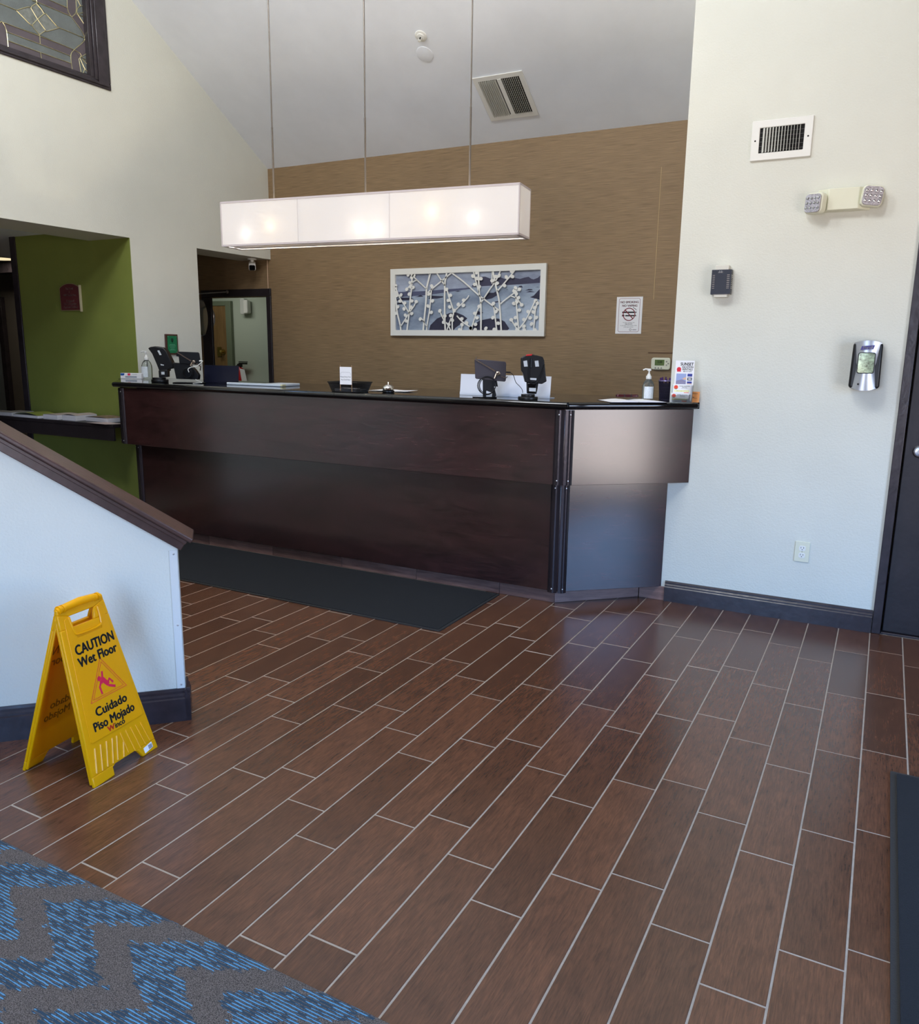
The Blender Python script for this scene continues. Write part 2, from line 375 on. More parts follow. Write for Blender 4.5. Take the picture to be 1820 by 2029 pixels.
struct(MB().box((-14.1, -1, 0), (-14, 5.1, 2.55)).build('corridor_wall', M_darkwall, smooth=0))
struct(MB().box((-14, -1.1, 0), (XL-.5, -1, 2.55)).build('corridor_wall', M_darkwall, smooth=0))

# back wall in brown wallcovering, continuing left behind the second opening
w = MB()
w.box((-5.19, YB, 0), (.2, YB+.12, ZB+.05)); w.box((-6.62, YB, 1.994), (-5.19, YB+.12, 2.47)); w.box((-6.9, YB, 0), (-6.09, YB+.02, 1.994))
wb = struct(w.build('wall_back', M_grass, smooth=0))
MB().box((-1.174, YB-.002, 1.9), (-1.171, YB, 2.9)).build('wallpaper_seam', mat('seam', (186, 158, 112), .6), wb, smooth=0)
MB().box((-1.19, YB-.004, 1.475), (-.9, YB, 1.483)).build('wallpaper_tear', mat('tear', (92, 66, 44), .7), wb, smooth=0)
# office doorway frame + room behind
d2 = struct(MB().box((-5.19, YB-.018, 0), (XL-.004, YB+.01, 1.994)).build('door_2', M_door, bevel=.004))
MB().box((-6.1, YB-.018, 1.996), (XL-.004, YB+.01, 2.07)).build('head_casing', M_door, d2, bevel=.004)
MB().box((-6.1, YB-.018, 0), (-5.96, YB+.01, 1.994)).build('side_casing', M_door, d2, bevel=.004)
ow = MB(); ow.box((-9.2, 6.5, 0), (-4.0, 6.6, 2.45)); ow.box((-4.1, 5.12, 0), (-4.0, 6.5, 2.45)); ow.box((-9.2, 5.125, 0), (-9.1, 6.5, 2.45)); ow.box((-9.1, 5.121, 0), (-6.63, 5.13, 2.45))
struct(ow.build('office_wall', M_office, smooth=0))
struct(MB().box((-9.2, 5.12, 2.45), (-4.0, 6.6, 2.5)).build('office_ceiling', M_ceil, smooth=0))
d3 = struct(MB().box((-7.98, 6.46, .01), (-7.17, 6.498, 2.0)).build('door_3', M_tan, bevel=.003))
MB().box((-7.17, 6.45, .0), (-7.08, 6.499, 2.06)).box((-8.07, 6.45, 0), (-7.98, 6.499, 2.06)).box((-7.98, 6.45, 2.0), (-7.17, 6.499, 2.06)).build('door_frame', mat('sage_frame', (112, 122, 100), .5), d3, bevel=.004)
kb = MB(); kb.lathe([(.035, 0), (.035, .01), (.012, .015), (.012, .04), (.028, .05), (.028, .07), (.01, .078)], 20, FY((-7.235, 6.46, 1.41)))
kb.box((-7.34, 6.448, 1.35), (-7.27, 6.46, 1.47)); kb.build('lockset', mat('brass_lock', (190, 160, 90), .3, metal=1), d3, smooth=.6)
# white wall carrying the right hand side; the door leaf sits in its opening
w = MB(); Z1 = zc(3.13)+.05
w.box((XW, YW, 0), (.645, YW+.3, Z1)); w.box((.645, YW, 2.11), (1.62, YW+.3, Z1)); w.box((1.62, YW, 0), (2.72, YW+.3, Z1))
w.box((XW, YW+.3, 0), (XW+.2, YB+.1, Z1)); w.box((.645, YW+.16, 0), (1.62, YW+.3, 2.11))
wr = struct(w.build('wall_right', M_wall, smooth=0))
d1 = struct(MB().box((.676, YW+.015, .012), (1.575, YW+.055, 2.075)).build('door_1', M_door, bevel=.004))
MB().box((.624, YW-.016, 0), (.668, YW+.10, 2.13)).box((1.583, YW-.016, 0), (1.64, YW+.10, 2.13)).box((.668, YW-.016, 2.082), (1.583, YW+.1, 2.13)).build('door_frame', M_trim, d1, bevel=.003)
MB().lathe([(.034, 0), (.034, .006), (.028, .016), (.022, .018), (.022, .024), (.012, .026)], 28, FY((.745, YW+.015, 1.0))).build('deadbolt', M_steel, d1)
MB().box((.744, YW-.0125, .997), (.746, YW-.0105, 1.003)).build('keyhole', M_void, d1, smooth=0)
MB().box((.67, YW-.005, 0.001), (1.58, YW+.06, .010)).build('threshold', M_trim, d1, bevel=.002)
# ceiling: slopes up from the back wall, then flat
w = MB(Myz); w.prism([(YB+.12, zc(YB+.12)), (.8, ZT), (-3.8, ZT), (-3.8, ZT+.12), (.7, ZT+.12), (YB+.12, zc(YB+.12)+.14)], -5.6, 2.75)
struct(w.build('ceiling', M_ceil, smooth=0))
# side and front walls (behind the camera) with their glazed openings
w = MB(); w.box((2.6, -3.8, 2.15), (2.72, 3.2, ZT+.1)); w.box((2.6, 1.57, 0), (2.72, 3.2, 2.15)); w.box((2.6, -3.8, 0), (2.72, -.33, 2.15)); struct(w.build('wall_side', mat('dark_brown_paint', (84, 66, 54), .7), smooth=0))
w = MB(); w.box((XL, -3.8, 2.55), (2.72, -3.7, ZT+.1)); w.box((XL, -3.8, 0), (-1.7, -3.7, 2.55)); w.box((.3, -3.8, 0), (2.72, -3.7, 2.55)); struct(w.build('wall_front', MATS['dark_brown_paint'], smooth=0))
fr = MB()
for y in (-.31, .62, 1.55): fr.box((2.63, y-.035, 0), (2.70, y+.035, 2.15))
fr.box((2.63, -.33, 0), (2.70, 1.57, .12)); fr.box((2.63, -.33, 2.08), (2.70, 1.57, 2.15)); struct(fr.build('window_2', M_trim, smooth=0))
fr = MB()
for x in (-1.7, -.7, .3): fr.box((x-.03, -3.79, 0), (x+.03, -3.71, 2.55))
fr.box((-1.7, -3.79, 0), (.3, -3.71, .08)); fr.box((-1.7, -3.79, 2.47), (.3, -3.71, 2.55)); struct(fr.build('window_3', M_trim, smooth=0))

# baseboards
def baseprof(M, L, name, parent=None, H=.115):
    b = MB(M); pr = [(0, 0), (.020, 0), (.020, H*.70), (.016, H*.74), (.016, H*.80), (.011, H*.86), (.011, H*.93), (.006, H), (0, H)]
    T = FR((0, 0, 0), (0, 0, 1), (0, 1, 0), (1, 0, 0)) ; T = Matrix(((0, 0, 1, 0), (0, 1, 0, 0), (1, 0, 0, 0), (0, 0, 0, 1)))
    vs = [(x, y, z) for x in (0, L) for z, y in pr]; n = len(pr)
    b.add(vs, [tuple(range(n)), tuple(range(2*n-1, n-1, -1))]+[(i, n+i, n+(i+1) % n, (i+1) % n) for i in range(n)])
    return b.build(name, M_trim, parent, smooth=0)
struct(baseprof(FY((-.505, YW, 0)), .505+.622, 'baseboard_right', H=.125))
o = MB().box((-.66, YW-.012, 0), (-.507, YW, .085)).build('baseboard_tile', M_kick, bevel=.001); struct(o)

# stair half wall, 45 degrees, with sloping cap
n45 = V((.7071, -.7071, 0)); u45 = V((.7071, .7071, 0)); HP = V((-1.81, .555, 0))
MH = FR(HP, u45, (0, 0, 1), n45)      # local x along wall (towards its free end), y up, z out of its face
S = .683; TH = .115
w = MB(MH); w.prism([(-1.5, 0), (0, 0), (0, .715), (-1.5, .715+1.5*S)], -TH, 0)
hw = struct(w.build('stair_wall', M_wall, smooth=0))
ang = math.atan(S)
MC = MH @ Matrix.Translation((0, .715, 0)) @ Matrix.Rotation(-ang, 4, 'Z')
cp = MB(MC)
cp.box((-1.83, 0.0, -TH-.012), (.018, .045, .012))                # fascia strips under the cap
cap = struct(cp.build('trim_1', M_cap, bevel=.003))
MB(MC).box((-1.83, .046, -TH-.03), (.034, .066, .030)).build('cap_board', M_cap, cap, bevel=.006, seg=3)
MB(MC).box((-1.83, .030, .0125), (.020, .0455, .020)).build('cap_moulding', M_cap, cap, bevel=.003)
cb = MB(MH); cb.box((-.028, .128, 0.0005), (.003, .705, .003)); cb.box((.0005, .128, -.03), (.003, .715, .003))
cg = struct(cb.build('trim_2', mat('corner_guard', (214, 216, 212), .5), smooth=0))
for y in (.69, .40, .15): MB(MH).sphere((-.012, y, .003), .004, 8, sc=(1, 1, .4)).build('screw', M_screw, cg)
bb = baseprof(MH @ Matrix.Translation((-1.5, 0, 0)), 1.5+.02, 'stair_baseboard', H=.135); struct(bb)
o = baseprof(MH @ FR((.0, 0, .02), (0, 0, -1), (0, 1, 0), (1, 0, 0)), TH+.02, 'baseboard_return', bb, H=.135)

# stained glass window in the left wall
XG = XL-.045
fw = MB(Myz)
fw.box((3.03, 3.50, XL-.02), (3.17, 4.26, XL+.012)); fw.box((1.5, 3.453, XL-.02), (3.17, 3.50, XL+.012)); fw.box((1.5, 4.2, XL-.02), (3.03, 4.26, XL+.012)); fw.box((1.5, 3.5, XL-.02), (1.6, 4.2, XL+.012))
w1 = struct(fw.build('window_1', M_trim, bevel=.005))
MB(Myz).box((3.055, 3.47, XL+.0125), (3.145, 4.24, XL+.022)).box((1.6, 3.47, XL+.0125), (3.055, 3.487, XL+.022)).build('moulding', M_trim, w1, bevel=.006)
MB(Myz).box((3.0, 3.51, XL-.06), (3.03, 4.2, XL-.001)).box((1.6, 3.49, XL-.06), (3.035, 3.52, XL-.001)).build('inner_stop', M_trim, w1, bevel=.003)
M_gl = mat('seeded_glass', (104, 110, 108), .22, bump=.5, bscale=180, var=.12, vscale=9)
M_glp = mat('mauve_glass', (90, 82, 86), .15, bump=.2, bscale=60, var=.12, vscale=7)
M_glc = mat('bevelled_glass', (120, 124, 118), .1, bump=.8, bscale=90, var=.25, vscale=25)
def gp(x, y):
    p = PX(x*.126374, y*.126374, 0, XG); return (p.y, p.z)
MB(Myz).box((1.6, 3.5, XG-.012), (3.02, 4.2, XG-.006)).build('glass_backing', M_gl, w1, smooth=0)
PANES = [('mauve', [(50, 350), (1160, 780), (1110, 880), (110, 500)]), ('clear', [(110, 500), (1110, 880), (1120, 995), (130, 640)]),
 ('mauve', [(130, 640), (1120, 995), (1130, 1085), (130, 745)]),
 ('mauve', [(1120, 265), (1270, 470), (1330, 600), (1450, 620), (1350, 430), (1200, 200)]),
 ('mauve', [(1330, 600), (1280, 680), (1160, 780), (1250, 910), (1380, 820), (1450, 720), (1450, 620)]),
 ('mauve', [(1160, 780), (1110, 870), (1120, 1000), (1130, 1085), (1270, 1130), (1240, 950), (1250, 910)]),
 ('mauve', [(1045, -180), (1050, 0), (1060, 150), (1120, 265), (1200, 200), (1190, 0), (1190, -180)]),
 ('mauve', [(590, 35), (520, -100), (780, 0), (1050, 120), (1110, 255)]),
 ('mauve', [(0, 350), (40, 350), (100, 480), (130, 745), (-400, 560), (-400, 350)]),
 ('bevel', [(260, 160), (430, 110), (490, 120), (590, 300), (510, 385), (480, 390), (380, 290)]),
 ('bevel', [(490, 120), (500, 95), (570, 50), (650, 150), (690, 215), (590, 300)]),
 ('bevel', [(690, 215), (720, 220), (880, 400), (930, 435), (850, 460), (740, 490), (710, 470), (590, 300)]),
 ('bevel', [(590, 300), (710, 470), (700, 490), (620, 545), (520, 430), (510, 390)]),
 ('clear', [(620, 545), (700, 490), (740, 490), (850, 460), (930, 435), (1330, 600), (1280, 680), (1160, 780)]),
 ('clear', [(590, 35), (1110, 255), (1120, 265), (1270, 470), (1330, 600), (930, 435), (720, 220)]),
 ('clear', [(0, 60), (260, 160), (480, 390), (510, 390), (620, 545), (50, 350), (0, 330)]),
 ('clear', [(1450, 720), (1380, 820), (1250, 910), (1300, 1130), (1480, 1210), (1470, 900)]),
 ('clear', [(1200, 200), (1350, 430), (1440, 600), (1420, 340), (1400, 40), (1230, -60), (1190, 0)])]
for kind, pl_ in PANES:
    c = V((sum(p[0] for p in pl_)/len(pl_), sum(p[1] for p in pl_)/len(pl_), 0))
    MB(Myz).prism([gp(p[0]+(c.x-p[0])*.01, p[1]+(c.y-p[1])*.01) for p in pl_], XG-.0055, XG-.0015).build('pane', {'mauve': M_glp, 'clear': M_gl, 'bevel': M_glc}[kind], w1, smooth=0)
CAME = [[(-300, -70), (0, 55), (260, 160)], [(260, 160), (430, 110), (490, 120), (500, 95), (570, 50), (570, 0), (570, -120)], [(260, 170), (380, 290), (480, 390), (510, 390)],
 [(480, 120), (600, 320), (710, 470)], [(510, 385), (590, 300), (690, 215)], [(570, 55), (650, 150), (690, 215), (720, 220), (880, 400), (930, 435)],
 [(510, 390), (520, 430), (620, 545)], [(620, 545), (700, 490), (740, 490), (850, 460), (930, 435)], [(500, 0), (590, 35), (1110, 255)], [(600, -80), (780, 0), (1050, 120)],
 [(1045, -180), (1050, 0), (1060, 150), (1120, 265), (1270, 470), (1330, 600), (1280, 680), (1160, 780), (1110, 870), (1130, 1085)],
 [(1190, -180), (1190, 0), (1190, 190), (1120, 265)], [(1200, 200), (1350, 430), (1450, 620), (1450, 720), (1380, 820), (1250, 910), (1240, 950), (1270, 1130)],
 [(930, 435), (1330, 600), (1450, 640)], [(50, 350), (1160, 780), (1250, 910)], [(110, 500), (620, 690), (1110, 880)], [(130, 640), (640, 825), (1120, 995)],
 [(-120, 420), (0, 350), (40, 350), (100, 480), (130, 745)], [(620, 550), (630, 690)], [(635, 825), (650, 930)],
 [(1200, 190), (1230, 110), (1345, 90), (1320, 180), (1240, 210), (1200, 190)], [(1200, -30), (1260, 90)], [(1345, 90), (1400, 40)], [(1320, 180), (1390, 300), (1430, 360)],
 [(1200, 220), (1300, 260), (1400, 310)], [(1250, 910), (1330, 1080), (1390, 1130)], [(1290, 930), (1390, 1040), (1420, 1140), (1480, 1210)], [(1280, 900), (1360, 945), (1450, 940), (1440, 990), (1390, 1040)], [(1330, 1080), (1300, 1150)],
 [(1395, -100), (1400, 30), (1440, 600), (1485, 1210)]]
for l in CAME:
    MB().tube([V((XG, *q)) for q in [gp(*p[:2]) for p in spline(l, 4)]], .0030, 6).build('lead_came', M_brass, w1)

# ---------------------------------------------------------------- reception counter
CT = 1.205
counter = thing('reception_counter', 'long dark wood reception counter with black polished top in front of brown wall', 'counter', Matrix.Translation((-2.9, 2.6, 0)))
CI = Matrix.Translation((2.9, -2.6, 0))
def CB(): return MB(CI)
U0, U1, U2, U3 = (-5.10, 3.09), (-4.60, 2.625), (-1.005, 2.625), (-.409, 3.128)      # upper panel line
L0, L1, L2, L3 = (-5.0, 3.13), (-4.535, 2.70), (-1.040, 2.70), (-.529, 3.128)       # lower panel line
K1, K2, K3 = (-4.50, 2.737), (-1.068, 2.737), (-.662, 3.116)
def inset(p, q, d, e=0):
    a = V((*p, 0)); b = V((*q, 0)); t = (b-a).normalized(); n = V((-t.y, t.x, 0)); return a+n*d+t*e, b+n*d-t*e
CB().prism([L0, (L1[0]+.01, L1[1]+.02), (L2[0]-.01, L2[1]+.02), (L3[0]-.02, L3[1]), (-.58, 3.128), (-.58, 3.42), (-5.0, 3.42)], .085, CT-.04).build('carcass', M_lam, counter, smooth=0)
def panel(a, b, z0, z1, name, t=.018, m=M_lam):
    A, B = V((*a, 0)), V((*b, 0)); d = (B-A); L = d.length; d.normalize(); out = V((d.y, -d.x, 0))
    M = FR(A, d, (0, 0, 1), out)
    return MB().box((0, z0, -t), (L, z1, 0)).build(name, m, counter, bevel=.0015, M=CI @ M)
panel(U1, U2, .735, CT-.041, 'upper_panel'); panel(U2, U3, .735, CT-.041, 'upper_panel'); panel(U0, U1, .735, CT-.041, 'upper_panel')
panel(L1, L2, .083, .733, 'lower_panel'); panel(L2, L3, .083, .733, 'lower_panel'); panel(L0, L1, .083, .733, 'lower_panel')
CB().prism([U0, (U1[0]+.008, U1[1]+.02), (U2[0]-.008, U2[1]+.02), (U3[0]-.03, U3[1]), (-5.09, 3.12)], .737, .757).build('overhang_underside', M_lam, counter, smooth=0)
# rounded corner strips with screws
M_strip = mat('dark_metal_strip', (52, 46, 50), .25, metal=.55, bump=.15, bscale=40)
def strip(p, dirv, z0, z1, wd=.058):
    """half-round vertical strip lying on the panel line p going dirv"""
    d = V((*dirv, 0)).normalized(); out = V((d.y, -d.x, 0)); M = FR(V((*p, 0)), d, (0, 0, 1), out)
    b = MB(); pr = [(wd*i/8, .003+.011*math.sin(math.pi*i/8)) for i in range(9)]; n = 9
    vs = [(x, zz, z) for zz in (z0, z1) for x, z in pr]+[(0, z0, 0), (wd, z0, 0), (0, z1, 0), (wd, z1, 0)]
    b.add(vs, [(i, i+1, n+i+1, n+i) for i in range(8)]+[(0, n, 20, 18), (8, 19, 21, 17)]+[tuple([18]+list(range(0, 9))[::1]+[19])[::-1], tuple([20]+list(range(9, 18))+[21])])
    o = b.build('corner_strip', M_strip, counter, M=CI @ M, smooth=.9)
    for z in (z0+.025, z1-.025): MB().sphere((wd/2, z, .014), .0042, 8, sc=(1, 1, .4)).build('screw', M_screw, o)
    return o
for z0, z1, c, a0, a1 in ((.737, CT-.045, U2, U1, U3), (.075, .731, L2, L1, L3)):
    da = ((c[0]-a0[0]), (c[1]-a0[1])); db = ((a1[0]-c[0]), (a1[1]-c[1])); la = math.hypot(*da); lb = math.hypot(*db)
    strip((c[0]-da[0]/la*.060, c[1]-da[1]/la*.060), da, z0, z1); strip((c[0]+db[0]/lb*.002, c[1]+db[1]/lb*.002), db, z0, z1, .052)
for z0, z1, c, a1 in ((.737, CT-.045, U1, U2), (.085, .731, L1, L2)):
    strip((c[0]+.001, c[1]), (1, 0), z0, z1, .045)
    db = (-.5, .47) if z0 > .5 else (-.465, .43); l = math.hypot(*db)
    strip((c[0]+db[0]/l*.05, c[1]+db[1]/l*.05), (-db[0], -db[1]), z0, z1, .045)
# kick tiles
def kick(a, b, z1=.084):
    A, B = V((*a, 0)), V((*b, 0)); d = B-A; L = d.length; d.normalize(); out = V((d.y, -d.x, 0))
    MB().box((.0015, 0.0005, -.012), (L-.0015, z1-.002, 0)).build('kick_tile', M_kick, counter, bevel=.001, M=CI @ FR(A, d, (0, 0, 1), out))
xs = [K1[0], -4.46, -3.865, -3.243, -2.631, -2.033, -1.433, K2[0]]
xs = [-4.46, -3.865, -3.243, -2.631, -2.033, -1.433, K2[0]]
for i in range(6): kick((xs[i], K2[1]), (xs[i+1], K2[1]))
kick(K2, K3)
kick((-4.9, 3.12), (-4.46, K2[1]))
CB().prism([(-4.88, 3.14), (-4.45, 2.7495), (-1.074, 2.7495), (-.67, 3.127), (-.67, 3.3), (-4.88, 3.3)], .0005, .084).build('kick_grout', M_grout, counter, smooth=0)
# polished top and bull-nose moulding in segments
M_top = mat('black_polished_top', (17, 17, 18), .045, var=.3, vscale=220, coat=0, spec=.8)
N0, N1, N2, N3 = (-5.10, 3.03), (-4.655, 2.60), (-.982, 2.60), (-.352, 3.125)
r = .0195
def off(p, q, d):
    a, b = inset(p, q, d); return a, b
def isect(a, b, c, d):
    x1, y1, x2, y2 = a.x, a.y, b.x, b.y; x3, y3, x4, y4 = c.x, c.y, d.x, d.y
    D = (x1-x2)*(y3-y4)-(y1-y2)*(x3-x4); return ((x1*y2-y1*x2)*(x3-x4)-(x1-x2)*(x3*y4-y3*x4))/D, ((x1*y2-y1*x2)*(y3-y4)-(y1-y2)*(x3*y4-y3*x4))/D
a0, a1 = off(N0, N1, r); b0, b1 = off(N1, N2, r); c0, c1 = off(N2, N3, r)
I1 = isect(a0, a1, b0, b1); I2 = isect(b0, b1, c0, c1)
t_ = (3.128-I2[1])/(c1.y-c0.y); WR = (I2[0]+(c1.x-c0.x)*t_, 3.128)
A0 = (a0.x-.02, a0.y+.02)
CB().prism([A0, I1, I2, WR, (-.56, 3.128), (-.56, 3.45), (-5.118, 3.45), (-5.118, 3.045)], CT-.038, CT).build('countertop', M_top, counter, bevel=.001)
zm = CT-.019
def seg(p, q, endcap=False):
    p = V((*p, zm)); q = V((*q, zm)); d = (q-p).normalized()
    b = CB(); b.tube([p+d*.0008, q-d*.0008], r, 14); 
    if endcap: b.sphere(q, r, 14)
    b.build('edge_molding', M_top, counter, smooth=.9)
xs = [I1[0], -2.975, -2.571, -2.13, I2[0]]
for i in range(4): seg((xs[i], I1[1]), (xs[i+1], I1[1]))
e3 = (WR[0]-.018, WR[1]-.016)
seg(I2, e3, True); seg(A0, I1)

# ---------------------------------------------------------------- mats, rug
M_mat = mat('black_mat', (18, 20, 24), .95, bump=1.0, bscale=500, var=.25, vscale=300)
M_matb = mat('mat_border', (38, 37, 36), .8, bump=.3, bscale=200)
t = thing('floor_mat', 'black rubber backed floor mat lying along the foot of the reception counter', 'mat', Matrix.Translation((-2.9, 2.33, 0)))
MB().rrect(-1.5, -.38, 1.482, .385, .01, .0008, .006).build('border', M_matb, t)
MB().rrect(-1.485, -.365, 1.467, .375, .01, .0062, .0095).build('pile', M_mat, t)
t = thing('entrance_mat', 'black entrance mat with grey border in front of the dark painted door', 'mat', Matrix.Translation((1.4, .4, 0)))
MB().rrect(-.683, -1.4, .9, 1.092, .008, .0008, .006).build('border', M_matb, t)
MB().rrect(-.663, -1.38, .88, 1.072, .008, .0062, .011).build('pile', M_mat, t)

def carpet():
    m = bpy.data.materials.new('zigzag_carpet'); m.use_nodes = True; t = m.node_tree; b = t.nodes['Principled BSDF']
    tc = nd(t, 'ShaderNodeTexCoord'); sp = nd(t, 'ShaderNodeSeparateXYZ'); t.links.new(tc.outputs['Object'], sp.inputs[0])
    def mt(op, a, b_=None, c=None):
        n = nd(t, 'ShaderNodeMath', operation=op)
        for i, q in enumerate((a, b_, c)):
            if q is None: continue
            if isinstance(q, (int, float)): n.inputs[i].default_value = q
            else: t.links.new(q, n.inputs[i])
        return n.outputs[0]
    X, Y = sp.outputs[0], sp.outputs[1]
    def noise(sc, st=(1, 1, 1), det=2):
        mp = nd(t, 'ShaderNodeMapping'); mp.inputs['Scale'].default_value = st; t.links.new(tc.outputs['Object'], mp.inputs[0])
        n = nd(t, 'ShaderNodeTexNoise'); n.inputs['Scale'].default_value = sc; n.inputs['Detail'].default_value = det; t.links.new(mp.outputs[0], n.inputs[0]); return n.outputs[0]
    n1 = noise(70, (.35, 1, 1)); 
    # triangle wave in y : peak (to +x) at y=-.31, period .24
    ph = mt('FRACT', mt('DIVIDE', mt('ADD', Y, .31+2.4), .24))
    tri = mt('SUBTRACT', mt('MULTIPLY', mt('ABSOLUTE', mt('SUBTRACT', ph, .5)), 4), 1)     # +1 at peak, -1 mid
    cx = mt('MULTIPLY', tri, .105)
    jit = mt('MULTIPLY', mt('SUBTRACT', n1, .5), .16)
    u = mt('FRACT', mt('DIVIDE', mt('ADD', mt('ADD', mt('SUBTRACT', X, cx), 1.11+.159+3.18), jit), .318))
    band = mt('LESS_THAN', mt('ABSOLUTE', mt('SUBTRACT', u, .5)), .28)
    # dashes
    v = mt('FRACT', mt('DIVIDE', mt('ADD', Y, mt('MULTIPLY', mt('SUBTRACT', noise(60), .5), .003)), .0084))
    wth = mt('MINIMUM', mt('ADD', mt('MULTIPLY', noise(80, (.3, 1, 1)), 2.0), -.86), .20)
    dash = mt('LESS_THAN', mt('ABSOLUTE', mt('SUBTRACT', v, .5)), wth)
    fine = noise(420, (1, 1, 1), 2)
    def rgb(c): 
        n = nd(t, 'ShaderNodeRGB'); n.outputs[0].default_value = (*lin(c), 1); return n.outputs[0]
    def mix(f, a, b_):
        n = nd(t, 'ShaderNodeMix', data_type='RGBA'); t.links.new(f, n.inputs[0]); t.links.new(a, n.inputs[6]); t.links.new(b_, n.inputs[7]); return n.outputs[2]
    cr = nd(t, 'ShaderNodeValToRGB'); t.links.new(fine, cr.inputs[0])
    el = cr.color_ramp.elements; el[0].position = .35; el[0].color = (*lin((56, 51, 49)), 1); el[1].position = .68; el[1].color = (*lin((114, 106, 101)), 1)
    blue = mix(dash, mix(mt('LESS_THAN', mt('ABSOLUTE', mt('SUBTRACT', v, .5)), .38), cr.outputs[0], rgb((48, 66, 82))), rgb((88, 138, 174)))
    mixed = mix(band, cr.outputs[0], blue)
    t.links.new(mixed, b.inputs['Base Color']); b.inputs['Roughness'].default_value = .95; b.inputs['Specular IOR Level'].default_value = .1
    bp = nd(t, 'ShaderNodeBump'); bp.inputs['Strength'].default_value = .7; bp.inputs['Distance'].default_value = .004
    hh = mt('ADD', fine, mt('MULTIPLY', mt('MULTIPLY', band, dash), .5))
    t.links.new(hh, bp.inputs['Height']); t.links.new(bp.outputs[0], b.inputs['Normal']); return m
rugp = rrp(-3.3, -3.6, .35, -.315, .02, 4)
rg = MB(); rg.prism(rugp, .0008, .009)
tag(rg.build('rug', carpet(), bevel=.003), 'grey carpet with blue dashed zigzag bands', 'rug')

# ---------------------------------------------------------------- wet floor sign
A_ = PX(188, 1562, 2, 0); B_ = PX(313, 1480, 2, 0); a_ = (B_-A_).normalized(); nb = V((-a_.y, a_.x, 0)); A_ += a_*.0; 
SEP = .328; HS = .612; midp = A_+nb*SEP/2
LS = math.hypot(HS, SEP/2)
sign = thing('wet_floor_sign', 'yellow folding wet floor caution sign standing in front of the white stair wall', 'sign', FR(midp+a_*.155, a_, nb, (0, 0, 1)) )
lc = math.asin((SEP/2)/LS)
def signpanel(front):
    # local panel frame: x along width, y up the slope, z outwards
    s = -1 if front else 1
    up = V((0, -s*math.sin(lc), math.cos(lc)))
    X = V((1, 0, 0)) if front else V((-1, 0, 0)); Z = X.cross(up)
    return FR(V((0, s*SEP/2, 0)), X, up, Z)
def edgex(v): return .1555-.052*v/.6
def winmark(b, z):
    b.mat(0).text('W', .027, -.024, .159, z, bold=.06, sx=1.1); b.mat(1).text('inco', .028, .017, .1585, z, bold=.04, sx=1.0)
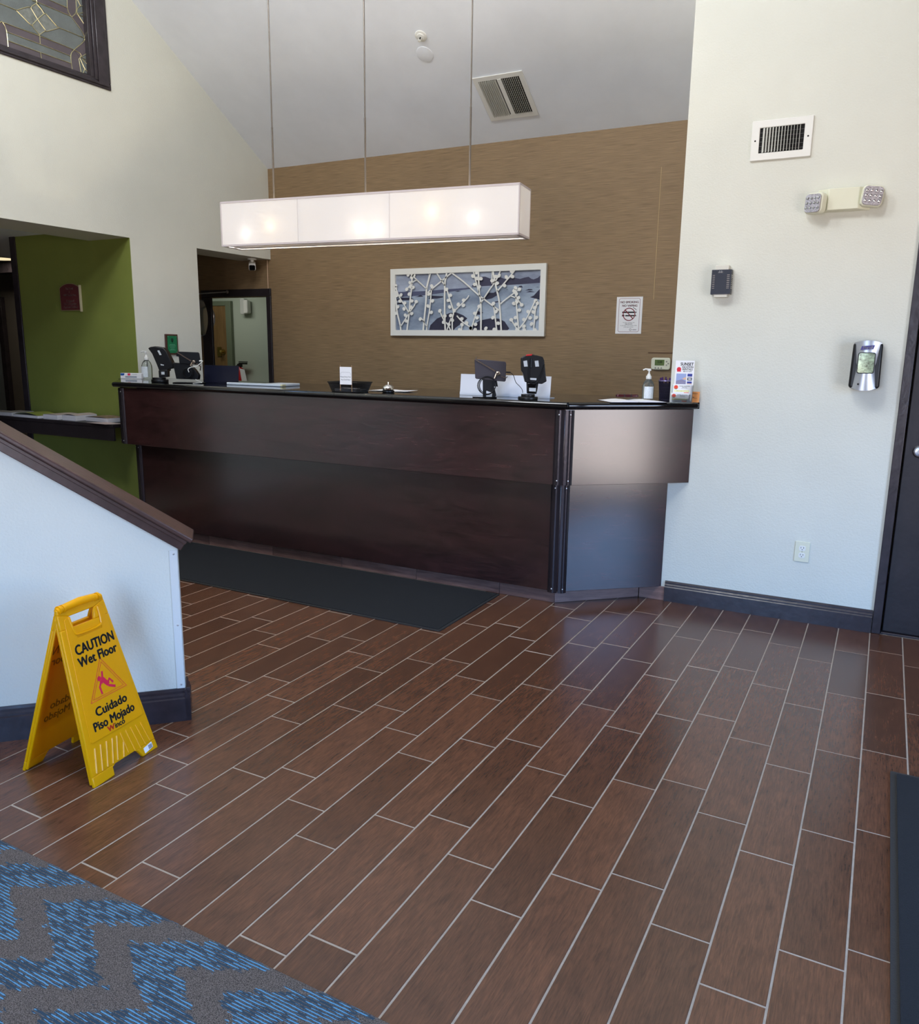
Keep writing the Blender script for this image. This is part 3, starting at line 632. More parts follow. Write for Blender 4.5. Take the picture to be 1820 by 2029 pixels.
def signbody(front):
    M = signpanel(front); T = .012
    b = MB()
    # outline with handle hole: build as strips
    def q(v): return edgex(v)
    def quad(p): b.prism(p, -T, 0)
    # feet and lower part
    quad([(-q(0), 0), (-.062, .0), (-.060, .03), (-.045, .036), (-q(.036), .036)])
    quad([(q(0), 0), (.078, 0), (.060, .03), (.050, .036), (q(.036), .036)])
    quad([(-q(.036), .036), (q(.036), .036), (q(.545), .545), (-q(.545), .545)])
    quad([(-q(.545), .545), (-.052, .545), (-.058, .585), (-q(.6), .6)])
    quad([(q(.545), .545), (.040, .545), (.052, .585), (q(.6), .6)])
    quad([(-q(.6), .6), (-.058, .585), (.052, .585), (q(.6), .6), (q(.62), .618), (-q(.62), .618)])
    # side ribs
    for s in (-1, 1):
        quad2 = [(s*q(.01), .01), (s*(q(.01)-.008), .01), (s*(q(.6)-.008), .6), (s*q(.6), .6)]
        b.prism(quad2, -T-.010, -T)
    o = b.build('front_panel' if front else 'back_panel', M_yel, sign, bevel=.0025, M=M)
    # raised print field and handle scoop rim
    b = MB(); b.prism(rrp(-.122, .143, .128, .44, .006, 3), .0002, .0022)
    f = MB(); f.prism([(-.122, .149), (-.116, .143), (.122, .143), (.130, .150), (.088, .575), (.078, .583), (.060, .583), (.068, .545), (.060, .505), (-.050, .505), (-.062, .545), (-.064, .583), (-.075, .583), (-.085, .575)], .0002, .0024)
    f.build('print_field', M_yel, o, bevel=.0012)
    g = MB()
    ribs = [(.024, .042, .044, .124), (.049, .040, .070, .126), (.074, .042, .097, .125), (.099, .042, .124, .124), (.122, .043, .145, .123), (.150, .040, .166, .090), (.174, .046, .163, .125), (.205, .038, .188, .124), (.232, .034, .213, .124), (.258, .038, .237, .122), (.282, .040, .261, .122)]
    for q0, q1, q2, q3 in ribs: g.tube([V((q0-.155, q1, -.0012)), V((q2-.155, q3, -.0012))], .0042, 8)
    g.build('grip_rib', M_yel, o)
    if front:
        rr_ = MB(); rr_.tube([V(p) for p in spline([(-.064, .583, .003), (-.058, .53, .003), (-.040, .516, .003), (.050, .516, .003), (.064, .535, .003), (.066, .583, .003)], 5)], .004, 6); rr_.build('handle_rim', M_yel, o)
    tx = MB()
    z = .0028
    tx.text('CAUTION', .049, .011, .462, z, bold=.04, sx=.80); tx.text('Wet Floor', .047, .009, .418, z, bold=.04, sx=.86)
    tx.build('lettering', M_ink, o, smooth=0); tx = MB()
    tx.text('Cuidado', .044, .004, .233, z, bold=.04, sx=.98); tx.text('Piso Mojado', .044, .002, .188, z, bold=.04, sx=.88)
    tx.build('lettering', M_ink, o, smooth=0)
    tr = MB()
    for s_, w_ in ((1.0, .0022), (.84, .0016)):
        c = (.012, .317); p = [(c[0]+(x-c[0])*s_, c[1]+(y-c[1])*s_) for x, y in ((.013, .409), (-.078, .271), (.095, .271))]
        p2 = [(c[0]+(x-c[0])*.94, c[1]+(y-c[1])*.94) for x, y in p]; tr.ring(p, p2, z-.0004, z)
    tr.build('warning_triangle', mat('orange_ink', (214, 92, 20), .6), o, smooth=0)
    pf = MB()
    pf.M = Matrix.Translation((.010, .316, 0)) @ Matrix.Diagonal((1.22, 1.22, 1, 1)) @ Matrix.Translation((-.008, -.326, 0))
    pf.prism(circ(-.012, .345, .0072, 16), z-.0004, z+.0001)
    pf.ribbon([(-.004, .335), (.001, .350), (.004, .362)], .0068, z-.0004, z+.0001)
    pf.ribbon([(-.010, .331), (.000, .338), (.014, .318)], [.012, .016, .012], z-.0004, z+.0002)
    pf.ribbon([(-.010, .333), (-.018, .322), (-.016, .300)], .0062, z-.0004, z+.0001)
    pf.ribbon([(.010, .318), (.022, .333), (.032, .318)], .0072, z-.0004, z+.0001)
    pf.ribbon([(.012, .316), (.036, .304)], .0072, z-.0004, z+.0003)
    pf.build('falling_figure', mat('crimson_ink', (206, 16, 66), .6), o, smooth=0)
    lg = MB(); winmark(lg, z)
    lg.build('maker_mark', [mat('logo_red', (214, 60, 20), .6), M_ink], o, smooth=0)
    if front:
        st = MB(); st.mat(0).prism([(.090, .006), (.133, .013), (.131, .034), (.088, .027)], .0002, .0008); st.mat(1)
        for i in range(9): st.prism([(.112+.0021*i, .0125), (.1131+.0021*i, .0127), (.1125+.0021*i, .028), (.1114+.0021*i, .0278)], .0008, .001)
        st.build('barcode_sticker', [M_paper, M_ink], o, smooth=0)
    else:
        # print showing faintly through the thin back leaf
        sh = MB(); zz = -.0124
        sh.text('CAUTION', .049, .011, .462, zz, bold=.012, sx=.80); sh.text('Wet Floor', .047, .009, .418, zz, bold=.018, sx=.86)
        sh.build('show_through_print', mat('show_through', (176, 128, 8), .5), o, smooth=0); sh = MB()
        sh.text('Cuidado', .044, .004, .233, zz, bold=.018, sx=.98); sh.text('Piso Mojado', .044, .002, .188, zz, bold=.018, sx=.88)
        sh.build('show_through_print', mat('show_through', (176, 128, 8), .5), o, smooth=0)
signbody(True); signbody(False)
hb = MB(); hb.tube([V((-.098, 0, HS-.022)), V((-.06, 0, HS-.016)), V((0, 0, HS-.012)), V((.06, 0, HS-.016)), V((.096, 0, HS-.022))], [.011, .0135, .0145, .0135, .011], 14)
hb.build('handle', M_yel, sign, smooth=.9)
for x in (-.088, -.072, .066, .082): MB().tube([V((x-.004, 0, HS-.018)), V((x+.004, 0, HS-.018))], .0148, 14).build('hinge', M_yel, sign, smooth=.9)

# ---------------------------------------------------------------- pendant lamp
PA = V((-1.373, 2.75, 2.402)); PBx = -3.40; PBy = 2.53
dl = V((PA.x-PBx, PA.y-PBy, 0)); LL = dl.length; dl.normalize(); nl = V((-dl.y, dl.x, 0)); DD = .205; HH = .275
lamp = thing('pendant_lamp', 'long white rectangular fabric pendant lamp hanging over the counter', 'lamp', FR(PA-nl*0, dl, nl, (0, 0, 1)))
M_shade = bpy.data.materials.new('translucent_fabric'); M_shade.use_nodes = True
t = M_shade.node_tree; b = t.nodes['Principled BSDF']; b.inputs['Base Color'].default_value = (.86, .84, .83, 1); b.inputs['Roughness'].default_value = .7
tr = nd(t, 'ShaderNodeBsdfTranslucent'); tr.inputs[0].default_value = (.9, .88, .86, 1); mx = nd(t, 'ShaderNodeMixShader'); mx.inputs[0].default_value = .38
t.links.new(b.outputs[0], mx.inputs[1]); t.links.new(tr.outputs[0], mx.inputs[2]); t.links.new(mx.outputs[0], t.nodes['Material Output'].inputs[0])
M_lf = mat('lamp_edge', (196, 186, 186), .5)
x0 = -LL; q = .0018
segs = [x0, x0+LL*.285, x0+LL*.60, 0]
for i in range(3):
    MB().box((segs[i]+.001, 0, -HH), (segs[i+1]-.001, q, 0)).build('front_panel', M_shade, lamp, smooth=0)
MB().box((x0, DD-q, -HH), (0, DD, 0)).build('back_panel', M_shade, lamp, smooth=0)
MB().box((-q, q, -HH), (0, DD-q, 0)).build('end_panel', M_shade, lamp, smooth=0)
MB().box((x0, q, -HH), (x0+q, DD-q, 0)).build('end_panel', M_shade, lamp, smooth=0)
MB().box((x0+.02, .02, -HH+.004), (-.02, DD-.02, -HH+.006)).build('diffuser', M_shade, lamp, smooth=0)
fr = MB(); eb = .009
for zz in (0, -HH):
    z0, z1 = (zz-eb, zz+.002) if zz == 0 else (zz-.002, zz+eb)
    fr.box((x0-.002, -.002, z0), (.002, -.0003, z1)); fr.box((.0003, -.002, z0), (.002, DD+.002, z1)); fr.box((x0-.002, -.002, z0), (x0-.0003, DD+.002, z1)); fr.box((x0-.002, DD+.0003, z0), (.002, DD+.002, z1))
for xx in (x0, 0): fr.box((xx-.006, -.002, -HH), (xx+.002, -.0004, 0))
fr.box((.0004, -.002, -HH), (.002, .004, 0)); fr.box((.0004, DD-.004, -HH), (.002, DD+.002, 0))
for i in (1, 2): fr.box((segs[i]-.0022, .002, -HH), (segs[i]+.0022, .004, 0))
fr.box((x0, .0, -HH-.0022), (0, .018, -HH)); fr.box((x0, DD-.018, -HH-.0022), (0, DD, -HH)); fr.box((x0, .0, -HH-.0022), (x0+.018, DD, -HH)); fr.box((-.018, .0, -HH-.0022), (0, DD, -HH))
fr.box((x0+.02, DD*.45, -HH), (-.02, DD*.55, -HH+.003))
fr.build('frame', M_lf, lamp, smooth=0)
for i in range(11): MB().sphere((x0+LL*(i+.5)/11, -.0024, -HH+.006), .0022, 6).build('frame_screw', M_screw, lamp)
warm = (1.0, .80, .48); cool = (1.0, .97, .95)
for i, (fx, zz, c, en) in enumerate(((.092, -.20, cool, 20), (.185, -.16, warm, 26), (.50, -.20, (1, .9, .8), 3), (.56, -.21, cool, 3), (.735, -.13, warm, 46), (.865, -.17, cool, 36))):
    bx = x0+LL*fx
    bl = MB(); bl.sphere((bx, .075, zz), .028, 14, sc=(1, 1, 1.25)); bl.build('bulb', mat('bulb_warm' if c == warm else 'bulb_cool', (255, 240, 210), .4, emit=(255, 215, 150) if c == warm else (255, 248, 244), estr=5), lamp)
    MB().lathe([(.014, 0), (.016, .02), (.016, .045), (.01, .05)], 12, Matrix.Translation((bx, .085, zz+.033))).build('bulb_socket', M_white, lamp)
    l = bpy.data.lights.new('bulb_glow', 'POINT'); l.energy = en; l.color = c; l.shadow_soft_size = .03
    o = bpy.data.objects.new('bulb_glow', l); COL.objects.link(o); o.parent = lamp; o.location = (bx, .042, zz)
rodM = mat('satin_rod', (122, 114, 106), .35, metal=.8)
IV = lamp.matrix_basis.inverted()
for px, py in ((543, 395), (724, 382), (930, 367)):
    # top of the lamp along its centre line
    P0 = lamp.matrix_basis @ V((0, DD/2, 0)); nn = lamp.matrix_basis.to_3x3() @ V((0, 1, 0)); p = PN(px, py, P0, nn)
    zt = zc(p.y)
    lp = IV @ V((p.x, p.y, PA.z))
    MB().tube([lp, lp+V((0, 0, .45))], .0062, 8).build('rod', rodM, lamp, smooth=.9)
    MB().tube([lp+V((0, 0, .45)), lp+V((0, 0, zt-PA.z-.003))], .0046, 8).build('rod', rodM, lamp, smooth=.9)

# ---------------------------------------------------------------- framed picture on the back wall
FA = FY((-2.9, YB-.001, 1.9)); FI = FA.inverted(); YA = YB-.032
def ap(x, y, c='a'):
    p = PX(770+x*.0934 if c == 'a' else 920+x*.0934, 520+y*.0934, 1, YA); l = FI @ p; return (l.x, l.y)
art = thing('framed_picture', 'wide white framed seascape picture with white cutout branches on the brown wall', 'picture', FA)
ol = [(-.787, -.296), (.795, -.288), (.795, .316), (-.787, .308)]
o0 = [ap(22, 152), ap(1735, 5, 'b'), ap(1690, 1560, 'b'), ap(50, 1562)]
xa = (o0[0][0]+o0[3][0])/2; xb = (o0[1][0]+o0[2][0])/2; ya = (o0[2][1]+o0[3][1])/2; yb_ = (o0[0][1]+o0[1][1])/2
outer = [(xa, ya), (xb, ya), (xb, yb_), (xa, yb_)]; bw = .052
inner = [(xa+bw, ya+bw), (xb-bw, ya+bw), (xb-bw, yb_-bw), (xa+bw, yb_-bw)]
MB().ring(outer, inner, 0, .034).build('frame', M_white, art, bevel=.002)
ix0, iy0, ix1, iy1 = xa+bw, ya+bw, xb-bw, yb_-bw
def clipp(pts): return [(min(max(x, ix0-.005), ix1+.005), min(max(y, iy0-.005), iy1+.005)) for x, y in pts]
M_sky = mat('print_sky', (120, 130, 156), .7, var=.28, vscale=5, stretch=(.5, 1, 3.2), col2=(178, 188, 206))
M_sea = mat('print_sea', (110, 126, 152), .7, var=.3, vscale=4.5, stretch=(.45, 1, 2.6), col2=(178, 192, 208))
M_deep = mat('print_deep', (78, 82, 108), .7, var=.15, vscale=5, stretch=(.3, 1, 3))
M_mount = mat('print_mountain', (62, 62, 84), .7, var=.12)
M_rock = mat('print_rock', (46, 46, 66), .7, var=.3, vscale=9)
hz = ap(100, 635)[1]; hz2 = ap(1650, 440, 'b')[1]
cv = MB(); cv.mat(0).prism([(ix0-.005, hz-.01), (ix1+.005, hz2-.01), (ix1+.005, iy1+.005), (ix0-.005, iy1+.005)], .008, .012)
cv.mat(1).prism([(ix0-.005, iy0-.005), (ix1+.005, iy0-.005), (ix1+.005, hz2), (ix0-.005, hz)], .008, .0124)
cv.mat(2).prism(clipp([ap(90, 630), ap(800, 600), ap(1815, 520), ap(1700, 560), ap(800, 690), ap(90, 740)]), .0124, .0127)
cv.mat(3).prism(clipp([ap(*p, 'b') for p in ((125, 512), (220, 380), (330, 300), (420, 298), (560, 350), (620, 325), (760, 318), (830, 345), (900, 345), (1000, 325), (1080, 330), (1160, 345), (1250, 318), (1340, 300), (1400, 345), (1450, 355), (1540, 320), (1620, 240), (1700, 190), (1700, 425), (900, 475))]), .0124, .0128)
cv.mat(4)
for c, pts in (('a', [(60, 790), (250, 745), (430, 740), (510, 780), (440, 800), (60, 812)]), ('a', [(60, 880), (200, 850), (300, 880), (60, 890)]), ('a', [(525, 735), (600, 712), (650, 685), (722, 722)]), ('a', [(815, 770), (880, 700), (1130, 715), (1130, 740), (1000, 765)]), ('a', [(1380, 612), (1450, 598), (1520, 606), (1440, 620)]),
               ('a', [(830, 1530), (830, 1450), (860, 1330), (1000, 1190), (1270, 1070), (1420, 1062), (1560, 1120), (1645, 1185), (1560, 1270), (1400, 1380), (1340, 1530)]),
               ('b', [(380, 740), (430, 680), (500, 640), (600, 640), (665, 600), (720, 615), (665, 700), (560, 760), (450, 785)]),
               ('b', [(30, 1530), (60, 1440), (150, 1340), (300, 1230), (530, 1185), (700, 1190), (830, 1250), (930, 1400), (880, 1450), (800, 1530)]),
               ('b', [(1370, 735), (1450, 700), (1530, 610), (1700, 530), (1700, 795), (1520, 775)]), ('b', [(1265, 592), (1340, 560), (1400, 562), (1435, 585)]), ('b', [(1280, 630), (1370, 600), (1485, 627)]),
               ('b', [(620, 830), (700, 815), (780, 830), (640, 850)]), ('b', [(1115, 522), (1150, 495), (1195, 490), (1220, 530)]), ('b', [(850, 578), (885, 566), (915, 580)]), ('b', [(1475, 524), (1530, 514), (1590, 524)]), ('b', [(150, 1100), (260, 1030), (380, 1060), (300, 1110)])):
    cv.prism(clipp([ap(*p, c) for p in pts]), .0124, .0131)
cv.build('canvas_print', [M_sky, M_sea, M_deep, M_mount, M_rock], art, smooth=0)
BR = [('a', [(250, 1530), (245, 1350), (180, 1080), (150, 830), (120, 600), (105, 540)], 2.6), ('a', [(250, 1360), (330, 1230), (430, 1070), (530, 930), (585, 810)], 1.8),
 ('a', [(425, 1070), (320, 890), (220, 730), (150, 540), (140, 480)], 1.8), ('a', [(385, 1530), (390, 1380), (430, 1080), (450, 800), (480, 560), (490, 340), (500, 180)], 2.4),
 ('a', [(720, 1530), (750, 1200), (785, 850), (800, 560), (840, 380), (870, 250), (890, 160)], 2.8), ('a', [(800, 560), (540, 320), (440, 200), (420, 180)], 1.8), ('a', [(600, 380), (540, 395), (490, 440), (370, 580)], 1.6),
 ('a', [(805, 1530), (805, 1370), (840, 1150), (870, 950), (900, 600), (905, 500)], 2), ('a', [(805, 1370), (750, 1270), (710, 1205), (660, 1200)], 1.6), ('a', [(820, 640), (1120, 390), (1340, 210), (1400, 150)], 2), ('a', [(760, 170), (870, 250)], 2),
 ('a', [(975, 160), (1120, 390), (1190, 490)], 2), ('a', [(1200, 1530), (1185, 1130), (1185, 490), (1210, 320), (1232, 150)], 2.6), ('a', [(1345, 1530), (1345, 1200), (1370, 1040), (1290, 780), (1240, 610), (1215, 550)], 2.2),
 ('a', [(1370, 1040), (1450, 970), (1560, 860), (1660, 760), (1695, 700)], 1.7), ('a', [(1345, 1520), (1250, 1320), (1170, 1230), (1080, 1030)], 1.9), ('a', [(1205, 1520), (1260, 1340), (1320, 1180)], 1.7),
 ('a', [(1330, 220), (1600, 420), (1915, 700), (2345, 1020)], 2.0), ('a', [(1540, 1530), (1550, 1280)], 1.8), ('a', [(1440, 1130), (1560, 1260), (1740, 1390), (1762, 1530)], 1.9),
 ('b', [(345, 1530), (345, 900), (310, 640), (300, 400), (288, 130)], 2.6), ('b', [(303, 640), (240, 400), (205, 260), (170, 130)], 2), ('b', [(340, 870), (400, 770), (520, 590), (640, 420), (720, 270), (785, 100)], 2),
 ('b', [(780, 1530), (740, 880), (690, 620), (640, 400), (590, 130)], 2.6), ('b', [(585, 150), (580, 450)], 1.6), ('b', [(690, 610), (840, 440), (990, 260), (1125, 80)], 2), ('b', [(750, 890), (850, 800), (1060, 640)], 1.9),
 ('b', [(980, 710), (1050, 735), (1100, 760), (1160, 830), (1210, 900)], 1.7), ('b', [(155, 1530), (150, 1400), (190, 1250), (240, 1100), (280, 990), (320, 930)], 2), ('b', [(690, 1530), (640, 1100), (610, 880)], 2.2),
 ('b', [(1160, 1530), (1130, 1250), (1100, 900), (1080, 540)], 2.2), ('b', [(1150, 1470), (1060, 1330), (990, 1220)], 1.9), ('b', [(1160, 1400), (1290, 1230), (1400, 1020), (1500, 800)], 2), ('b', [(1450, 1530), (1480, 1250), (1500, 1000), (1550, 850)], 2.2), ('b', [(410, 1530), (450, 1400)], 1.8), ('b', [(1100, 610), (1180, 560)], 1.4),
 ('b', [(550, 120), (590, 150), (620, 120)], 1.5), ('b', [(130, 140), (180, 170)], 1.5)]
cut = MB()
for c, pts, wd in BR:
    w_ = wd*.0058
    cut.ribbon([(p.x, p.y) for p in spline([(*ap(*q, c), 0) for q in pts], 3)], w_, .0262, .0312)
LV = {'a': [(140, 490), (100, 540), (150, 640), (165, 705), (255, 690), (115, 840), (235, 820), (335, 860), (190, 940), (320, 985), (145, 1080), (410, 240), (500, 240), (530, 280), (485, 320), (450, 430), (515, 530), (460, 520), (380, 570), (430, 670), (485, 815), (580, 830), (470, 950), (485, 1085), (350, 1120), (365, 1240), (910, 500), (850, 670), (925, 815), (830, 925), (900, 1060), (665, 1200), (1220, 570), (1305, 695), (1260, 805), (1290, 945), (1385, 1020), (1470, 890), (1580, 910), (1585, 800), (1080, 1025), (1185, 1135), (1160, 1265), (1310, 1125), (1345, 1225), (1270, 1315), (1550, 1320), (1650, 1280), (1545, 1195), (1735, 1390), (1500, 1475)],
      'b': [(175, 290), (255, 215), (260, 340), (345, 345), (215, 465), (310, 520), (660, 300), (730, 280), (585, 385), (690, 440), (1000, 150), (885, 310), (1015, 300), (845, 490), (1080, 540), (1050, 600), (1095, 660), (1160, 570), (1140, 750), (1105, 840), (1045, 870), (1210, 900), (1160, 1010), (1505, 810), (1540, 860), (1490, 960), (1455, 1050), (1350, 1045), (1520, 1170), (1390, 1175), (1260, 1210), (1260, 1355), (1420, 1305), (1490, 1430), (1080, 1170), (1095, 1310), (990, 1215), (310, 930), (215, 1080), (265, 1175), (230, 1315), (130, 1390), (610, 870), (670, 1040), (600, 1170), (710, 1290), (630, 1420), (450, 1400), (220, 1480), (1110, 1475), (1265, 1480)]}
for c in LV:
    for i, p in enumerate(LV[c]):
        x, y = ap(*p, c); x = min(max(x, ix0+.004), ix1-.004); y = min(max(y, iy0+.004), iy1-.004)
        a = random.uniform(-.9, .9)
        cut.prism(circ(0, 0, .0185, 12, .0152), .0263, .0313, Matrix.Translation((x, y, 0)) @ Matrix.Rotation(a, 4, 'Z'))
cut.build('cutout_branches', M_white, art, smooth=0)

# ---------------------------------------------------------------- no smoking sign
M0 = FY((-1.3665, YB-.001, 1.776)); hw_, hh_ = .108, .147
t = thing('no_smoking_sign', 'white NO SMOKING NO VAPING sign sheet taped on the brown wall', 'sign', M0)
MB().box((-hw_, -hh_, 0), (hw_, hh_, .003)).build('sheet', M_paper, t, smooth=0)
b = MB(); z = .0036; ink = mat('dark_red_ink', (120, 24, 40), .6)
o_ = rrp(-.088, -.132, .088, .135, .014); i_ = rrp(-.0855, -.1295, .0855, .1325, .012); b.ring(o_, i_, .003, z)
b.text('NO SMOKING', .0235, 0, .104, z, bold=.03, sx=1.02); b.text('NO VAPING', .0235, .003, .076, z, bold=.03, sx=1.0)
b.ring(circ(0, .008, .052, 32), circ(0, .008, .0455, 32), .003, z+.0006); b.ribbon([(-.033, .042), (.033, -.026)], .0075, .003, z+.0006)
b.build('red_print', ink, t, smooth=0)
b = MB(); b.box((-.058, .018, .003), (.048, .030, z)); b.box((.052, .018, .003), (.060, .030, z)); b.box((-.058, -.008, .003), (-.038, .005, z)); b.box((-.031, -.008, .003), (.048, .003, z)); b.box((.052, -.008, .003), (.06, .003, z))
b.ribbon([(.030, .064), (.042, .055), (.052, .050), (.060, .040)], .004, .003, z)
b.build('pictogram', M_ink, t, smooth=0); b = MB()
for yy, s_, bd in ((-.057, 'To report violations call', 0), (-.070, '1-866-333-7673', .03), (-.082, 'In accordance with Chapter 2738', .0), (-.094, 'of the state statutes', 0)): b.text(s_, .0100, 0, yy, z, bold=bd)
b.ring(circ(.018, -.115, .009, 14), circ(.018, -.115, .0065, 14), .003, z); b.box((.034, -.117, .003), (.068, -.1135, z))
b.build('black_print', M_ink, t, smooth=0)

# thermostat
M0 = FY((-1.078, YB-.001, 1.392)); t = thing('thermostat', 'white wall thermostat with green lcd screen at the edge of brown wall', 'thermostat', M0)
MB().rrect(-.078, -.048, .078, .048, .02, 0, .022).build('body', M_cream, t, bevel=.006, seg=3)
MB().box((-.047, -.014, .0225), (.030, .032, .0245)).build('screen', mat('lcd', (96, 116, 70), .2), t, bevel=.001)
b = MB()
for x, y in ((.048, .018), (.048, -.010), (.062, .003), (-.04, -.034), (-.016, -.034), (.008, -.034)): b.lathe([(.0062, 0), (.0062, .0025), (.004, .0035)], 12, Matrix.Translation((x, y, .0222)))
b.build('button', mat('grey_button', (140, 140, 132), .5), t)
b = MB().text('12:40', .020, -.008, .014, .0247, bold=.02); b.text('72', .014, -.008, -.006, .0247); b.build('screen_digits', mat('lcd_ink', (44, 58, 40), .5), t, smooth=0)

# ---------------------------------------------------------------- signs on the left
M0 = FY((-5.908, 3.254, 1.886)); t = thing('smoke_free_plaque', 'arched maroon smoke free notice plaque on the green wall', 'plaque', M0)
def arch(w2, h0, h1, n=12): return [(-w2, h0), (w2, h0)]+[(w2*math.cos(math.pi*i/n), h1+(.036*(1-abs(math.cos(math.pi*i/n))**2.2))) for i in range(n+1)]
MB().prism(arch(.136, -.112, .085), 0, .012).build('border', mat('plaque_gold', (172, 158, 120), .4, metal=.3), t)
MB().prism(arch(.130, -.107, .081), .0122, .0135).build('face', mat('maroon', (98, 46, 48), .5), t)
MB().box((.128, -.122, .0005), (.139, .104, .02)).build('side_bar', mat('plaque_bar', (200, 192, 160), .4), t)
b = MB()
for s_, y in (('This Hotel', .075), ('is', .048), ('100% Smoke Free', .020), ('Designated', -.030), ('Outdoor Smoking', -.056), ('Areas are Available', -.082)): b.text(s_, .0265, -.003, y, .0138, sx=.88, bold=.012)
b.build('lettering', mat('plaque_text', (244, 226, 214), .5), t, smooth=0)
M0 = FX((XL+.001, 3.634, 1.491)); t = thing('award_plaque', 'small green award plaque on wood board hung above the tilted card terminal', 'plaque', M0)
MB().box((-.069, -.09, 0), (.069, .09, .016)).build('board', mat('walnut', (70, 40, 32), .4), t, bevel=.003)
MB().box((-.052, -.074, .0162), (.055, .076, .0185)).build('plate', mat('green_plate', (26, 112, 72), .25), t, smooth=0)
b = MB(); b.prism(circ(0, .040, .016, 12), .0186, .019); b.prism([(-.008, .03), (.008, .03), (0, .012)], .0186, .019)
b.build('emblem', mat('dark_green_ink', (14, 60, 44), .5), t, smooth=0)
b = MB()
for y, w_ in ((0, .03), (-.012, .036), (-.024, .026), (-.038, .02), (-.048, .034)): b.box((-w_, y-.0012, .0186), (w_, y+.0012, .019))
for x in (-.045, .048):
    for y in (-.066, .068): b.sphere((x, y, .019), .003, 6)
b.build('lettering', mat('plate_text', (110, 180, 150), .4), t, smooth=0)

# CCTV camera under the soffit with its cable
M0 = Matrix.Translation((-5.25, 4.86, 2.355)); t = thing('security_camera', 'small white bullet security camera hanging from the soffit at the brown wall corner', 'camera', M0)
MB().lathe([(.045, -.001), (.045, -.012), (.02, -.016), (.012, -.035)], 20).build('mount', M_white, t)
Mb = Matrix.Translation((0, 0, -.07)) @ Matrix.Rotation(math.radians(42), 4, 'Z') @ Matrix.Rotation(math.radians(16), 4, 'X')
MB(Mb).rrect(-.034, -.035, .034, .036, .014, -.05, .06, FR((0, 0, 0), (1, 0, 0), (0, 0, 1), (0, -1, 0))).build('body', M_white, t, bevel=.003)
MB(Mb).rrect(-.029, -.033, .029, .018, .012, .0605, .064, FR((0, 0, 0), (1, 0, 0), (0, 0, 1), (0, -1, 0))).build('lens_window', M_blackg, t)
MB().tube([V((.086, .13, -.006)), V((.086, .13, -.285))], .003, 6).build('cable', mat('cable_cream', (220, 190, 160), .5), t)
# convex mirror
M0 = Matrix.Translation((-6.13, 4.93, 1.80)) @ Matrix.Rotation(.0, 4, 'Z'); t = thing('convex_mirror', 'round convex security mirror beside the office doorway partly hidden by white wall', 'mirror', FR((-6.14, 4.95, 1.78), V((.885, .466, 0)), (0, 0, 1), V((.466, -.885, 0))))
R_ = .5; rm = .19; pr = [(rm*i/10, math.sqrt(R_*R_-(rm*i/10)**2)-math.sqrt(R_*R_-rm*rm)+.01) for i in range(10, -1, -1)]; pr[-1] = (1e-5, pr[-1][1])
MB().lathe(pr, 32).build('mirror_face', M_chrome, t, smooth=.9)
MB().lathe([(rm+.006, -.004), (rm+.010, .006), (rm+.002, .014), (rm, .010)], 32).build('rim', mat('grey_rim', (120, 120, 116), .5), t)
# door closer rod
MB().tube([V((-6.08, 4.92, 2.03)), V((-5.72, 4.965, 2.045))], .007, 6).sphere((-5.70, 4.965, 2.045), .018, 8).build('closer_arm', M_steel, d2)

# office items
M0 = FY((-6.93, 6.498, 1.03)); t = thing('fire_extinguisher', 'red fire extinguisher with white tag hanging on the pale office wall', 'fire extinguisher', M0)
MB().lathe([(.05, 0), (.064, .02), (.064, .22), (.05, .26), (.022, .285), (.018, .30)], 20, FR((0, -.10, .075), (1, 0, 0), (0, 0, 1), (0, 1, 0)).__class__(((1, 0, 0, 0), (0, 0, 1, -.10), (0, -1, 0, .075), (0, 0, 0, 1)))).build('cylinder', M_red, t, smooth=.8)
MB().box((-.03, .19, .055), (.03, .23, .095)).box((-.01, .225, .06), (.12, .245, .09)).box((-.01, .25, .062), (.13, .262, .088)).build('valve', M_black, t, bevel=.003)
MB().tube(spline([(-.03, .21, .075), (-.09, .17, .08), (-.10, .05, .08), (-.085, -.05, .08)], 5), .011, 8).build('hose', M_black, t)
MB().prism([(.04, .17), (.12, .16), (.16, .0), (.07, -.01)], .12, .1215).build('tag', M_paper, t, smooth=0)
MB().box((-.02, .05, 0.001), (.02, .12, .011)).build('bracket', M_steel, t)
M0 = FY((-6.82, 6.498, 1.985)); t = thing('wall_speaker', 'small white rounded box mounted high on the pale office wall', 'speaker', M0)
MB().rrect(-.075, -.10, .0, .10, .02, .001, .07).build('body', mat('office_white', (206, 208, 202), .5), t, bevel=.008)
MB().rrect(.0, -.09, .07, .08, .02, .02, .09).build('cover', M_white, t, bevel=.012, seg=3)

# ---------------------------------------------------------------- right wall fixtures
M0 = FY((-.0615, YW-.001, 2.581)); t = thing('wall_vent', 'white rectangular air vent with vertical louvres high on the white wall', 'vent', M0)
ow_, oh_, iw_, ih_ = .149, .0985, .109, .062
MB().ring([(-ow_, -oh_), (ow_, -oh_), (ow_, oh_), (-ow_, oh_)], [(-iw_, -ih_), (iw_, -ih_), (iw_, ih_), (-iw_, ih_)], 0, .010).build('frame', M_white, t, bevel=.003)
MB().box((-iw_, -ih_, -.0), (iw_, ih_, .0012)).build('duct', M_void, t, smooth=0)
for i in range(13):
    MB().cbox((0, 0, 0), (.0018, ih_*2-.004, .014), Matrix.Rotation(.75-.06*i, 4, 'Y')).build('louver', mat('vent_blade', (205, 205, 196), .5), t, smooth=0, M=Matrix.Translation((-.088+.0147*i, 0, .0095)))
b = MB()
for i in range(5): b.box((-iw_, -.05+.022*i, .0014), (iw_, -.048+.022*i, .0022))
b.build('rear_bars', mat('rear_bar', (90, 90, 90), .5), t, smooth=0)
